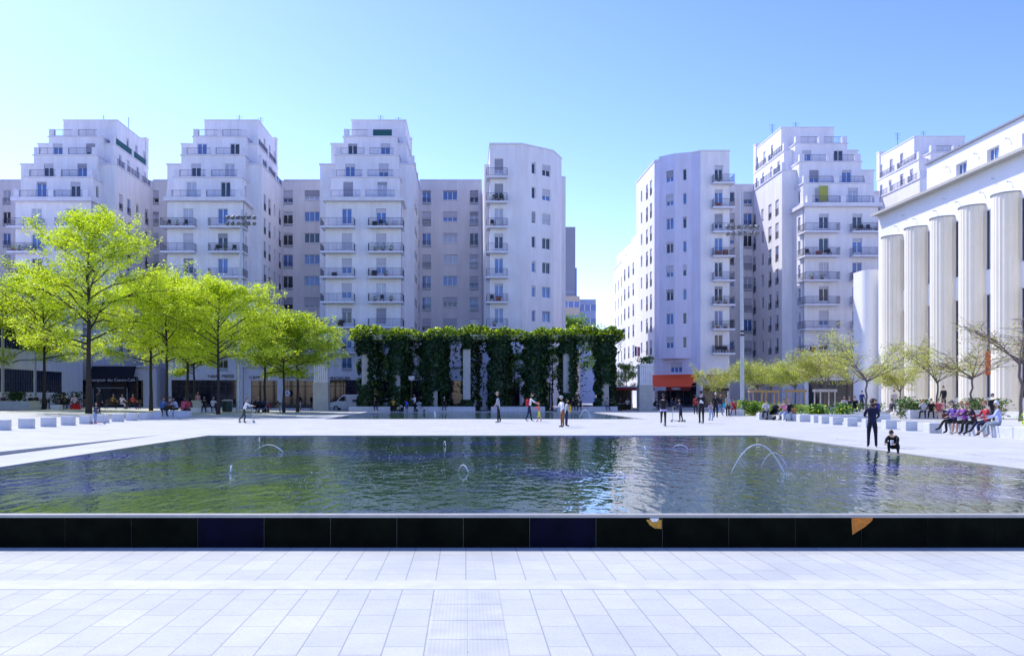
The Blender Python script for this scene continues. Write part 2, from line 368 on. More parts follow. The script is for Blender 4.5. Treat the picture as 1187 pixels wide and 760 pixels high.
class Loc:
    """local facade frame: u along the wall, o outwards, z up"""
    def __init__(s, p0, p1):
        s.p0 = Vector(p0); s.L = (Vector(p1) - s.p0).length; s.d = (Vector(p1) - s.p0) / s.L; s.n = Vector((s.d.y, -s.d.x))
    def P(s, u, o, z): q = s.p0 + s.d * u + s.n * o; return (q.x, q.y, z)
    def box(s, mb, u0, u1, o0, o1, z0, z1, m=0):
        vs = [s.P(u, o, z) for z in (z0, z1) for o in (o0, o1) for u in (u0, u1)]
        mb.add(vs, [(0, 1, 3, 2), (4, 6, 7, 5), (0, 4, 5, 1), (2, 3, 7, 6), (0, 2, 6, 4), (1, 5, 7, 3)], m)
    def u_at(s, px):
        """where the wall meets the sight line through a picture column (used for measuring window spacing)"""
        t = (px - 540) / 1000.0; return (t * s.p0.y - s.p0.x) / (s.d.x - t * s.d.y)
def window(par, L, u0, u1, z0, z1, style='french', shut=None, rail=None, rev=.2, glass=None):
    mb = MB(); o = -rev + .02
    g = glass if glass is not None else rng.choice([1, 1, 1, 1, 2, 2, 2, 3])
    mb.quad(L.P(u0, o - .015, z0), L.P(u1, o - .015, z0), L.P(u1, o - .015, z1), L.P(u0, o - .015, z1), g)
    f = .06; e = .002
    for a, b, c, d in ((u0 + e, u0 + f, z0 + e, z1 - e), (u1 - f, u1 - e, z0 + e, z1 - e), (u0 + f, u1 - f, z0 + e, z0 + f + .03), (u0 + f, u1 - f, z1 - f, z1 - e)): L.box(mb, a, b, o, o + .05, c, d, 0)
    w_ = u1 - u0; k = 1 if style == 'slim' else 2 if w_ < 1.5 else 3 if w_ < 2.2 else 4
    for i in range(1, k):
        u = u0 + w_ * i / k; L.box(mb, u - .045, u + .045, o, o + .045, z0 + f + .03, z1 - f, 0)
    if style == 'french':
        for i in range(k): 
            a = u0 + w_ * i / k + (f if i == 0 else .045); b = u0 + w_ * (i + 1) / k - (f if i == k - 1 else .045)
            L.box(mb, a, b, o, o + .035, z0 + f + .03, z0 + .42, 0)
    win = mb.build('window', [FRAME, GLASS_A, GLASS_B, GLASS_C], par)
    if shut is None: shut = rng.choice([0, 0, 0, 0, .15, .2, .25, .5, .6, .85])
    if shut > 0:
        mb = MB(); L.box(mb, u0 + .03, u1 - .03, o + .055, o + .075, z1 - (z1 - z0) * shut + .01, z1 - .01); mb.build('shutter', SHUT if rng.random() < .7 else SHUT2, win)
    if rail:
        mb = MB(); h = z0 + rail
        L.box(mb, u0 + .01, u1 - .01, -.03, .01, h - .04, h); L.box(mb, u0 + .01, u1 - .01, -.03, .01, z0 + .08, z0 + .12)
        nb = max(3, int((u1 - u0) / .13))
        for i in range(nb + 1):
            u = u0 + .02 + (u1 - u0 - .04) * i / nb; L.box(mb, u - .009, u + .009, -.02, 0, z0 + .12, h - .04)
        mb.build('guard_rail', RAIL_D, win)
    return win
def rail_run(mb, L, u0, u1, o, z, h=.95, gap=.12, m=0, ends=True):
    L.box(mb, u0, u1, o - .02, o + .02, z + h - .04, z + h, m); L.box(mb, u0, u1, o - .012, o + .012, z + .09, z + .12, m)
    n = max(2, int((u1 - u0) / gap))
    for i in range(n + 1):
        u = u0 + (u1 - u0) * i / n; t = .016 if i % 8 == 0 else .008
        L.box(mb, u - t, u + t, o - t, o + t, z if i % 8 == 0 else z + .12, z + h - .04, m)
def side_rail(mb, L, u, o0, o1, z, h=.95, gap=.12, m=0):
    L.box(mb, u - .02, u + .02, o0, o1, z + h - .04, z + h, m); L.box(mb, u - .012, u + .012, o0, o1, z + .09, z + .12, m)
    n = max(2, int((o1 - o0) / gap))
    for i in range(n): 
        o = o0 + (o1 - o0) * (i + .5) / n; L.box(mb, u - .008, u + .008, o - .008, o + .008, z + .12, z + h - .04, m)
def balcony(par, L, u0, u1, z, dep=1.1, wrap0=0, wrap1=0):
    mb = MB(); L.box(mb, u0, u1, .003, dep, z - .16, z); L.box(mb, u0 - .03, u1 + .03, dep - .05, dep + .03, z - .19, z + .03)
    if wrap0: L.box(mb, u0, u0 + wrap0 - .003, -1.6, .003, z - .16, z)
    if wrap1: L.box(mb, u1 - wrap1 + .003, u1, -1.6, .003, z - .16, z)
    b = mb.build('balcony', SLAB, par)
    mb = MB(); rail_run(mb, L, u0 + .04, u1 - .04, dep - .05, z + .03)
    side_rail(mb, L, u0 + .05, -1.55 if wrap0 else .02, dep - .08, z); side_rail(mb, L, u1 - .05, -1.55 if wrap1 else .02, dep - .08, z)
    mb.build('railing', RAIL, b)
    if rng.random() < .55:                                   # things kept on balconies stay part of the balcony's clutter
        mats = [BLACK, mat('terracotta', (.30, .12, .07), .8), LEAF_GREEN, mat('white_box', (.6, .6, .65), .7)]
        n_ = rng.randint(1, 4)
        for q in range(n_):
            mb = MB(); u = u0 + .3 + (u1 - u0 - .9) * (q + rng.random() * .4) / n_; k = rng.random(); nm = 'flower_pot'
            if k < .4:
                L.box(mb, u, u + .35, .5, .8, z, z + .3, 1)
                for t in range(26):
                    a = Vector(L.P(u + .17 + rng.gauss(0, .18), .65 + rng.gauss(0, .14), z + .35 + abs(rng.gauss(0, .28)))); s1 = Vector((rng.gauss(0, 1), rng.gauss(0, 1), rng.gauss(0, 1))).normalized() * .09; s2 = s1.orthogonal().normalized() * .06
                    mb.quad(a - s1, a - s2, a + s1, a + s2, 2)
            elif k < .7:
                nm = 'chair'; L.box(mb, u, u + .42, .3, .72, z + .4, z + .45, 0); L.box(mb, u, u + .42, .28, .33, z + .45, z + .9, 0); [L.box(mb, u + du, u + du + .04, oo, oo + .04, z, z + .4, 0) for du in (0, .38) for oo in (.3, .68)]
            else: nm = 'storage_box'; L.box(mb, u, u + .6, .25, .6, z, z + rng.uniform(.5, .85), rng.choice([0, 1, 3]))
            mb.build(nm, mats, b)
    return b
def rect(x0, x1, y0, y1): return [((x0, y1), (x0, y0)), ((x0, y0), (x1, y0)), ((x1, y0), (x1, y1)), ((x1, y1), (x0, y1))]
def block(mb, x0, x1, y0, y1, z0, z1, front=(), left=(), right=(), m=0, roof=True):
    for (a, b), ops in zip(rect(x0, x1, y0, y1), (left, front, right, ())): facade(mb, a, b, z0, z1, ops, m=m)
    if roof: mb.quad((x0, y0, z1), (x1, y0, z1), (x1, y1, z1), (x0, y1, z1), m)
FL = [6.9 + 3 * k for k in range(6)]                      # balcony levels
def tower(label, xl, yf, mir=False, open_top=None, screens=True, pots=True):
    """eleven-storey stepped block; mir puts the detailed long flank on the other side"""
    t = thing('apartment_tower', label, 'apartment tower', (xl + 4.5, yf + 6, 0), 'stepped white apartment towers')
    W = 9.1
    def X(u): return xl + (W - u if mir else u)
    def XR(a, b): return tuple(sorted((X(a), X(b))))
    mb = MB(); wins = []; extra = MB()
    doors = [(1.95, 3.15), (6.1, 7.3)]
    def fops(zs, x0, x1):
        out = []
        for z in zs:
            for a, b in doors:
                p, q = XR(a, b); out.append((p - x0, q - x0, z + .12, z + 2.3))
        return out
    def level(x0, x1, y0, y1, z0, z1, fz, flank):
        """flank: list of (v0, v1, z0, z1, style, rail) along the detailed side measured from the front"""
        fo = fops(fz, x0, x1)
        fl = [(v[0], v[1], v[2], v[3]) for v in flank] if not mir else [(y1 - y0 - v[1], y1 - y0 - v[0], v[2], v[3]) for v in flank]
        block(mb, x0, x1, y0, y1, z0, z1, fo, fl if mir else (), () if mir else fl)
        Lf = Loc((x0, y0), (x1, y0)); Ls = Loc((x0, y1), (x0, y0)) if mir else Loc((x1, y0), (x1, y1))
        for o in fo:
            s = None
            wins.append((Lf, o, 'french', None)); 
        for o, v in zip(fl, flank): wins.append((Ls, o, v[4], v[5]))
        return Lf, Ls
    yr = yf + 3.9
    # main front block
    fl = [(1.3, 2.1, z + .5, z + 2.2, 'slim', None) for z in FL]
    x0, x1 = XR(0, W)
    fo0 = fops(FL, x0, x1); shop = (.5, W - .5, .25, 3.55)
    fl2 = [(v[0], v[1], v[2], v[3]) for v in fl] if not mir else [(3.9 - v[1], 3.9 - v[0], v[2], v[3]) for v in fl]
    first = [(XR(1.95, 3.15)[0] - x0, XR(1.95, 3.15)[1] - x0, 4.6, 6.3), (XR(6.1, 7.3)[0] - x0, XR(6.1, 7.3)[1] - x0, 4.6, 6.3)]
    fr = fo0 + [shop] + first
    block(mb, x0, x1, yf, yr, 0, 25.0, fr, fl2 if mir else (), () if mir else fl2)
    Lf = Loc((x0, yf), (x1, yf)); Ls = Loc((x0, yr), (x0, yf)) if mir else Loc((x1, yf), (x1, yr))
    for o in fo0 + first: wins.append((Lf, o, 'french', None if o[2] > 6.5 else .9))
    for o, v in zip(fl2, fl): wins.append((Ls, o, v[4], v[5]))
    # rear wide block
    rl, rr = (-1.35, W + 1.35)
    cols = [(1.2, 2.4, 'french', .95), (3.8, 5.0, 'french', .95), (6.9, 7.8, 'slim', None), (10.0, 11.3, 'french', .95)]
    fl = [(a, b, z + (.15 if st == 'french' else .6), z + 2.25, st, r_) for z in [6.95 + 3 * k for k in range(8)] for a, b, st, r_ in cols]
    fl = [f for f in fl if f[3] < 30.2]
    a, b = XR(rl, rr); yb = yf + 17.0
    level(a, b, yr, yb, 0, 30.5, [], fl)
    # stepped storeys
    steps = [(.4, 8.8, 1.2, 25.5, 28.2), (.7, 8.6, 3.0, 28.2, 31.4), (1.4, 8.2, 5.4, 31.4, 34.4)]
    for i, (ua, ub, dy, z0, z1) in enumerate(steps):
        a, b = XR(ua, ub)
        level(a, b, yf + dy, yr + 2.5 + i * 1.2, z0 - .02, z1, [z0 - .1], [(1.0, 1.8, z0 + .6, z0 + 2.0, 'slim', None)] if i < 2 else [])
    a, b = XR(-.3, W + .3); level(a, b, yr + 2.2, yb + 1, 30.5, 33.7, [], [(v, v + .9, 31.0, 32.9, 'french', None) for v in (1.5, 4.2, 7.5, 10.2)])
    a, b = XR(2.1, 9.1); level(a, b, yf + 7.9, yb + 1.5, 33.7, 37.3, [], [(v, v + .9, 34.2, 36.0, 'french', None) for v in (3.0, 6.0, 9.0)])
    yt = yf + 7.9
    topops = []
    mb.build('wall', [STUCCO], t)
    # cornices, parapet posts and terrace rails
    cor = MB(); scr = MB()
    def rails(L, a, b, z, h):
        r_ = MB(); rail_run(r_, L, a, b, -.12, z, h); r_.build('terrace_railing', RAIL, t)
    a, b = XR(-.25, W + .4); cor.box(a, b, yf - .75, yr - .003, 25.0, 25.45)
    for ua, ub, dy, z1 in ((.4, 8.8, 1.2, 28.2), (.7, 8.6, 3.0, 31.4), (1.4, 8.2, 5.4, 34.4)):
        a, b = XR(ua, ub); cor.box(a - .12, b + .12, yf + dy - .15, yf + dy + 2.6, z1, z1 + .14)
    a, b = XR(rl, rr); cor.box(a - .1, b + .1, yr - .12, yb + .1, 30.5, 30.66)
    a, b = XR(-.3, W + .3); cor.box(a - .1, b + .1, yr + 2.1, yb + 1.1, 33.7, 33.85)
    a, b = XR(2.1, 9.1); cor.box(a - .08, b + .08, yt - .1, yb + 1.6, 37.3, 37.42)
    def terrace(ua, ub, y, z, h=.9):
        a, b = XR(ua, ub)
        for u in (a, (a + b) / 2 - .3, b - .62): cor.box(u, u + .62, y, y + .55, z, z + h)
        L = Loc((a, y), (b, y)); rails(L, .66, (b - a) / 2 - .34, z, h * .95); rails(L, (b - a) / 2 + .36, b - a - .66, z, h * .95)
        return L
    LA = terrace(.1, 9.0, yf - .62, 25.45); LB = terrace(.45, 8.75, yf + 1.15, 28.34); LC_ = terrace(.75, 8.55, yf + 2.95, 31.54); LD = terrace(1.45, 8.15, yf + 5.35, 34.54)
    # terrace rails along the detailed flank
    xs_ = XR(W + 1.35, W + 1.35)[0]; sg = -1 if mir else 1
    LS = Loc((xs_, yb), (xs_, yr)) if mir else Loc((xs_, yr), (xs_, yb))
    tot = yb - yr
    def flankv(v0, v1): return (tot - v1, tot - v0) if mir else (v0, v1)
    for v in (0, 3.2, 8.2, 12.3):
        p, q = flankv(v, v + .6); LS.box(cor, p, q, -.5, .0, 30.66, 31.65)
    for v0, v1 in ((.7, 3.1), (3.9, 8.1), (8.9, 12.2)):
        p, q = flankv(v0, v1); rails(LS, p, q, 30.66, .9)
    xs2 = XR(W + .3, W + .3)[0]; yr2 = yr + 2.2
    L2 = Loc((xs2, yb + 1), (xs2, yr2)) if mir else Loc((xs2, yr2), (xs2, yb + 1))
    tot2 = yb + 1 - yr2
    for v in (0, 6.0, 11.2):
        p, q = (tot2 - v - .6, tot2 - v) if mir else (v, v + .6); L2.box(cor, p, q, -.5, 0, 33.85, 34.8)
    for v0, v1 in ((.7, 5.9), (6.7, 11.1)):
        p, q = (tot2 - v1, tot2 - v0) if mir else (v0, v1); rails(L2, p, q, 33.85, .95)
        if screens: L2.box(scr, p, q, -.10, -.085, 33.9, 34.75)
    cor.build('cornice', SLAB, t)
    if open_top:
        p, q = XR(5.0, 7.6); scr.box(p, q, yf + 5.42, yf + 5.44, 34.6, 35.4)
    if scr.v: scr.build('canvas_screen', GREENCLOTH, t)
    for L, o, st, r_ in wins: window(t, L, *o[:4], style=st, rail=r_)
    for z in FL:
        L = Lf
        if mir: balcony(t, L, -.35, 4.0, z, wrap0=.35); balcony(t, L, 5.55, 9.6, z, wrap1=.5)
        else: balcony(t, L, -.5, 3.6, z, wrap0=.5); balcony(t, L, 5.2, 9.4, z, wrap1=.3)
    for q in range(2):
        an = MB(); ax_, ay = X(W - 1.5 - 2.2 * q), yb - 1.5 - 3.0 * q; hh = 40.2 - .7 * q; an.tube([(ax_, ay, 37.3), (ax_, ay, hh)], .035, 5); [an.tube([(ax_ - .45 + .05 * j, ay, hh - .15 - .28 * j), (ax_ + .45 - .05 * j, ay, hh - .15 - .28 * j)], .018, 4) for j in range(4)]; an.build('antenna', RAIL_D, t)
    # chimney and downpipe
    ch = MB(); a = X(W - .2); ch.box(a - .35, a + .35, yb + .6, yb + 1.5, 33.85, 37.9); ch.box(a - .42, a + .42, yb + .52, yb + 1.58, 37.9, 38.05); ch.build('chimney', STUCCO2, t)
    dp = MB(); xx = X(W + .06); dp.tube([(xx, yf + .3, .3), (xx, yf + .3, 25)], .06, 6); dp.build('downpipe', STEEL, t)
    return t, Lf
towers = []
def shopfront(t, L, u0, u1, z0, z1, sign=None, size=.42, fascia=None, doors=True):
    mb = MB(); o = -.18
    mb.quad(L.P(u0, o, z0), L.P(u1, o, z0), L.P(u1, o, z1), L.P(u0, o, z1), 1)
    n = max(2, int((u1 - u0) / 1.5))
    for i in range(n + 1):
        u = u0 + (u1 - u0) * i / n; L.box(mb, max(u0, u - .04), min(u1, u + .04), o, o + .06, z0, z1, 0)
    L.box(mb, u0, u1, o, o + .05, z1 - .75, z1 - .68, 0); L.box(mb, u0, u1, o + .001, o + .05, z0, z0 + .3, 0)
    s = mb.build('shop_window', [RAIL_D, SHOPGLASS], t)
    return s
def text_part(par, txt, p, size, m, right=(1, 0, 0), up=(0, 0, 1), depth=.02, name='lettering', align='CENTER', ext=None):
    cu = bpy.data.curves.new(name, 'FONT'); cu.body = txt; cu.size = size; cu.align_x = align; cu.extrude = depth
    o = bpy.data.objects.new(name, cu); C.objects.link(o)
    dg = bpy.context.evaluated_depsgraph_get(); me = bpy.data.meshes.new_from_object(o.evaluated_get(dg)); C.objects.unlink(o); bpy.data.objects.remove(o)
    r = Vector(right); u = Vector(up); n = r.cross(u)
    me.transform(Matrix(((r.x, u.x, n.x, 0), (r.y, u.y, n.y, 0), (r.z, u.z, n.z, 0), (0, 0, 0, 1))))
    me.materials.clear(); me.materials.append(m)
    ob = bpy.data.objects.new(name, me); C.objects.link(ob); ob.parent = par
    off = ORG[par.name] if par is not None else (0, 0, 0); ob.location = Vector(p) - Vector(off)
    return ob
YF = 104.0
TX = [-76.6, -54.3, -36.0, -16.9]
tl = ['white stepped apartment tower at the edge of the photo beyond the low band-windowed building', 'white stepped apartment tower with green canvas roof screens, rising behind the tallest locust tree', 'white stepped apartment tower between the tall locust tree and the ivy pergola, no canvas screens', 'white stepped apartment tower with one green top-terrace screen, rising behind the ivy pergola']
for i, x in enumerate(TX):
    t, Lf = tower(tl[i], x, YF, open_top=(i == 3), screens=(i == 1))
    shopfront(t, Lf, .5, 8.6, .25, 3.55); towers.append((t, Lf))
tower6, Lf6 = tower('white stepped apartment tower with a yellow-green shutter, seen above the small umbrella trees', 42.0, 107.0, True, screens=False); shopfront(tower6, Lf6, .5, 8.6, .25, 3.55)
mb = MB(); Lf6.box(mb, XQ := 9.1 - 7.3 + .02, 9.1 - 6.1 - .02, -.12, -.1, 25.75, 27.7)
tower7, Lf7 = tower('white stepped apartment tower mostly hidden, only its top showing above the fluted theatre', 61.8, 111.0, True, screens=False); shopfront(tower7, Lf7, .5, 8.6, .25, 3.55)
mb.build('coloured_shutter', mat('yellow_green_shutter', (.36, .38, .08), .6), tower6)
# ---- connecting wings
def wing(label, x0, x1, cols, yw=121.0, top=31.8):
    t = thing('link_wing', label, 'apartment building', ((x0 + x1) / 2, yw + 4, 0), 'plain apartment wings set back between the towers')
    mb = MB(); ops = []; st = []
    for a, b, k in cols:
        for j in range(8):
            z = 7.3 + 3 * j
            ops.append((a, b, z + (.1 if k == 'french' else .75), z + 2.15)); st.append(k)
    block(mb, x0, x1, yw, yw + 11, 0, top, ops)
    mb.build('wall', [STUCCO2], t)
    c = MB(); c.box(x0 + .02, x1 - .02, yw - .12, yw + 11, top, top + .15); c.build('cornice', SLAB, t)
    L = Loc((x0, yw), (x1, yw))
    for o, k in zip(ops, st): window(t, L, *o, style=k, rail=.95 if k == 'french' else None)
    for a, b, k in cols:
        if k != 'french':
            for j in range(8): s = MB(); L.box(s, a - .05, b + .05, .002, .08, 7.3 + 3 * j + .67, 7.3 + 3 * j + .745); s.build('window_sill', SLAB, t)
    return t
def cols_px(x0, yw, items): return [((p - 540) * yw / 1000 - x0, (q - 540) * yw / 1000 - x0, k) for p, q, k in items]
x0, x1 = TX[2] + 10.45, TX[3] - 1.35; wing('recessed off-white apartment wing behind the lime crowns, one tower away from the pergola', x0, x1, cols_px(x0, 121, [(327.5, 339.5, 'french'), (353, 370.5, 'wide')]))
x0, x1 = TX[1] + 10.45, TX[2] - 1.35; wing('recessed off-white apartment wing with a narrow column of windows beside the tallest tree', x0, x1, cols_px(x0, 121, [(173, 184, 'french'), (196, 212, 'wide')]))
x0, x1 = TX[0] + 10.45, TX[1] - 1.35; wing('recessed off-white apartment wing at the edge of the photo above the low building', x0, x1, [(1.2, 2.3, 'french'), (4.0, 6.0, 'wide')])
x0, x1 = TX[3] + 10.45, 2.25; wing('recessed off-white apartment wing with three window columns, rising straight above the ivy pergola', x0, x1, cols_px(x0, 121, [(489.5, 499.5, 'french'), (513.5, 530, 'wide'), (544.5, 554.5, 'french')]))
x0, x1 = 33.2, 40.6; wing('recessed narrow apartment wing in shade behind the slim floodlight mast', x0, x1, cols_px(x0, 122, [(846, 851.5, 'slim'), (862, 872, 'french')]), yw=122.0, top=31.4)
x0, x1 = 52.5, 60.3; wing('recessed apartment wing half hidden behind the fluted theatre', x0, x1, [(1.5, 2.6, 'french')], yw=126.0, top=31.4)
# ---- ground floor shop rows filling the gaps
def shoprow(label, x0, x1, bays, signs):
    t = thing('shop_row', label, 'shop building', ((x0 + x1) / 2, YF + 8, 0)); y0 = YF + .25
    mb = MB(); ops = [(a - x0, b - x0, .15, 3.5) for a, b in bays]
    block(mb, x0, x1, y0, YF + 16.9, 0, 5.1, ops); mb.build('wall', [STUCCO], t)
    c = MB(); c.box(x0, x1, y0 - .35, y0 + .6, 5.1, 5.3); c.build('cornice', SLAB, t)
    L = Loc((x0, y0), (x1, y0))
    for o in ops: shopfront(t, L, *o)
    for px, txt, sz, m in signs: text_part(t, txt, (wx(px, y0), y0 - .03, wz(439, y0)), sz, m)
    return t
LETTER_D = mat('dark_lettering', (.02, .02, .05), .5); LETTER_W = mat('white_lettering', (.75, .75, .8), .5)
g1 = shoprow('pale ground-floor row with wide black shutters between two towers behind the lime trees', TX[1] + 10.5, TX[2] - 1.4, [(-41.5, -39.0)], [])
g2 = shoprow('pale ground-floor shop row with dark fronts behind the round white sign', TX[2] + 9.15, TX[3] - .05, [(wx(291, 104.2), wx(325, 104.2) - .4), (wx(328, 104.2), wx(364, 104.2))], [(300, 'CAMPÈLE', .55, LETTER_D), (340, 'BOULANGERIE', .5, LETTER_D), (358, 'ATELIER', .5, LETTER_D)])
g3 = shoprow('pale ground-floor shop row hidden behind the ivy curtains', TX[3] + 9.15, 2.6, [(-7.3, -4.2), (-3.4, -.4)], [])
text_part(towers[3][0], 'IMMOBILIER', (wx(393, 104), 103.95, wz(440, 104)), .52, LETTER_D)
text_part(towers[2][0], 'TABAC PRESSE', (wx(256, 104), 103.95, wz(437.5, 104)), .5, LETTER_D)
# restaurant front with dark awning between the first towers
rs = thing('restaurant_front', 'dark restaurant front with white lettering on a black awning, behind the thick tree trunk', 'restaurant', (wx(135, 103.6), 103.6, 0))
xa, xb = wx(108, 103.6), wx(159, 103.6)
mb = MB(); mb.box(xa, xb, 103.3, 103.95, .1, 3.9); mb.build('shop_window', [SHOPGLASS], rs)
mb = MB(); mb.add([(xa, 102.2, 3.75), (xb, 102.2, 3.75), (xb, 103.3, 5.2), (xa, 103.3, 5.2), (xa, 102.2, 3.2), (xb, 102.2, 3.2)], [(0, 1, 2, 3), (4, 5, 1, 0)]); mb.add([(xa, 102.2, 3.2), (xa, 102.2, 3.75), (xa, 103.3, 5.2), (xb, 102.2, 3.2), (xb, 102.2, 3.75), (xb, 103.3, 5.2)], [(0, 1, 2), (5, 4, 3)])
mb.build('awning', [mat('black_canvas', (.012, .012, .02), .8, .2, 5)], rs)
text_part(rs, 'Comptoir des Cœurs-Café', (wx(130, 102.2), 102.17, 3.36), .50, LETTER_W)
mb = MB(); mb.box(xa + 1, xb - 1, 102.1, 102.14, 2.55, 2.62); mb.box(xa + .6, xa + .66, 102.1, 102.16, .05, 2.6); mb.box(xb - .66, xb - .6, 102.1, 102.16, .05, 2.6); mb.build('terrace_screen_rail', STEEL, rs)
# ---- round shop sign
sg = thing('round_sign', 'round white shop sign hung in front of a dark shopfront', 'sign', (wx(333, 103.6), 103.6, wz(455.5, 103.6)))
mb = MB(); p = ORG[sg.name]; mb.tube([(p[0], 103.55, p[2]), (p[0], 103.68, p[2])], .36, 20); mb.build('disc', [WHITEP], sg)
text_part(sg, 'A', (p[0], 103.54, p[2] - .17), .5, mat('blue_lettering', (.05, .10, .45), .5))
mb = MB(); mb.tube([(p[0], 103.6, p[2] + .36), (p[0], 103.6, 3.5)], .025, 5); mb.build('hanger', RAIL_D, sg)
# ---- corner buildings
def polyblock(par, pts, z0, z1, ops_by_edge, m, cornice=True, name='wall', m2=None, e2=None):
    mb = MB(); n = len(pts)
    for i in range(n): facade(mb, pts[i], pts[(i + 1) % n], z0, z1, ops_by_edge.get(i, []), m=1 if i == e2 else 0)
    mb.add([(x, y, z1) for x, y in pts], [tuple(range(n))]); mb.build(name, [m, m2 or m], par)
    if cornice:
        c = MB(); cx = sum(p[0] for p in pts) / n; cy = sum(p[1] for p in pts) / n
        pp = [(cx + (x - cx) * 1.015, cy + (y - cy) * 1.015) for x, y in pts]; c.prism(pp, z1, z1 + .18); c.build('cornice', SLAB, par)
t4 = thing('corner_building', 'white faceted corner apartment block with one stack of balconies above the ivy pergola', 'apartment building', (7, 112, 0), 'faceted corner blocks')
pts = [(2.9, 124), (2.9, 104), (6.8, 104), (10.85, 107), (12.25, 110.4), (12.25, 128)]
Z4 = [6.9 + 3 * k for k in range(8)]
Le = [Loc(pts[i], pts[(i + 1) % 6]) for i in range(6)]
e1 = [(.55, 1.6, z + .12, z + 2.3) for z in Z4]
ua, ub, uc, ud = [Le[2].u_at(p) for p in (616.3, 620.8, 628.5, 638)]
e2 = [(ua, ub, z + .75, z + 2.15) for z in [4.0] + Z4] + [(uc, ud, z + .75, z + 2.15) for z in [4.0] + Z4]
e0 = [(a, a + .9, z + .15, z + 2.2) for z in Z4[:7] for a in (12.5,)]
e1s = [(.4, 3.6, .2, 3.3)]; e2s = [(.3, 4.6, .2, 3.3)]
polyblock(t4, pts, 0, 31.9, {1: e1 + e1s, 2: e2 + e2s, 0: e0}, STUCCO)
shopfront(t4, Le[1], *e1s[0]); shopfront(t4, Le[2], *e2s[0])
for o in e1: window(t4, Le[1], *o)
for o in e2: window(t4, Le[2], *o, style='slim' if o[1] - o[0] < .7 else 'wide')
for o in e0: window(t4, Le[0], *o, rail=.95)
for z in Z4: balcony(t4, Le[1], -.45, 2.1, z, .95, wrap0=.45)
mb = MB(); mb.box(2.3, 2.895, 106.5, 124, 0, 30.2); mb.build('side_shaft', [STUCCO2], t4)
mb = MB(); mb.box(12.27, 12.9, 111.5, 124, 0, 30.0); mb.build('street_shaft', [STUCCO], t4)
t5 = thing('corner_building', 'white corner apartment block with a projecting angular bay above the red awning', 'apartment building', (28, 114, 0), 'faceted corner blocks')
pts = [(24.3, 123), (24.4, 111.6), (29.1, 107), (32.7, 107), (32.7, 120), (32.7, 123)]
Le = [Loc(pts[i], pts[(i + 1) % 6]) for i in range(6)]
e2 = [(1.75, 2.75, z + .12, z + 2.3) for z in Z4]
L0 = Le[0].L
e0 = [(v, v + w_, z + (.1 if w_ > 1 else .6), z + 2.1, k) for z in [4.0] + Z4 for v, w_, k in ((L0 - 2.6, 1.1, 'french'), (L0 - 5.0, 1.1, 'french'), (L0 - 8.3, .9, 'slim'))]
SHADE_LAV = wall_mat('shade_tinted_render', (.70, .69, .86))  # purple shade of the chamfer and bay put into the wall colour
polyblock(t5, pts, 0, 31.9, {2: e2 + [(.3, 3.3, .2, 3.0)], 0: [o[:4] for o in e0], 1: [(.4, 6.0, .2, 3.3), (2.3, 4.0, 4.55, 5.9)]}, STUCCO, m2=SHADE_LAV, e2=1)
for o in e2: window(t5, Le[2], *o)
for o in e0: window(t5, Le[0], *o[:4], style=o[4], rail=.95 if o[4] == 'french' else None)
window(t5, Le[1], 2.3, 4.0, 4.55, 5.9, 'wide', shut=.5)
shopfront(t5, Le[1], .4, 6.0, .2, 3.3); shopfront(t5, Le[2], .3, 3.3, .2, 3.0)
for z in Z4: balcony(t5, Le[2], 1.35, 4.0, z, 1.0, wrap1=.4)
mb = MB(); Lr = Loc((24.3, 134.5), (24.35, 123.003)); oh = [(v, v + 1.0, 4.2 + 3 * k, 6.0 + 3 * k) for k in range(6) for v in (2, 5.2, 8.6)]
facade(mb, (24.3, 134.5), (24.35, 123.003), 0, 22.9, oh); mb.box(24.6, 32.7, 123.003, 134.5, 0, 22.89); mb.box(25.3, 32.7, 123.003, 132, 22.9, 25.6); mb.box(26.3, 32.7, 123.003, 130, 25.6, 28.5); mb.build('rear_wall', [STUCCO3], t5)
for o in oh: window(t5, Lr, *o, rail=.9)
# bay on the chamfer
Lc = Le[1]; u0 = Lc.u_at(767.5); u1 = Lc.u_at(801.5)
B = [Lc.P(u0, 0, 0)[:2], Lc.P(u0 + .1, .95, 0)[:2], None, Lc.P(u1, 0, 0)[:2]]
B[2] = Lc.P(u0 + .1 + (u1 - u0) * .55, .95, 0)[:2]
LB = [Loc(B[i], B[i + 1]) for i in range(3)]
w0, w1 = LB[1].u_at(772), LB[1].u_at(785); n0, n1 = LB[2].u_at(791.5), LB[2].u_at(796)
zb = [6.9 + 3 * k for k in range(8)]
ob = [(max(w0, .2), min(w1, LB[1].L - .2), z + .7, z + 2.15) for z in zb]; on = [(n0, n1, z + .7, z + 2.15) for z in zb]
mb = MB()
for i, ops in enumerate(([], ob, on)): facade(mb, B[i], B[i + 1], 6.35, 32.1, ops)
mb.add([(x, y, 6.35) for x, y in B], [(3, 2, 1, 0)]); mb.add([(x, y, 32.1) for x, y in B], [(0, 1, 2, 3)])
bay = mb.build('bay', [SHADE_LAV], t5)
for o in ob: window(t5, LB[1], *o, style='wide')
for o in on: window(t5, LB[2], *o, style='slim')
mb = MB(); mb.box(18.0, 22.6, 128, 150, 0, 24.0) if False else None
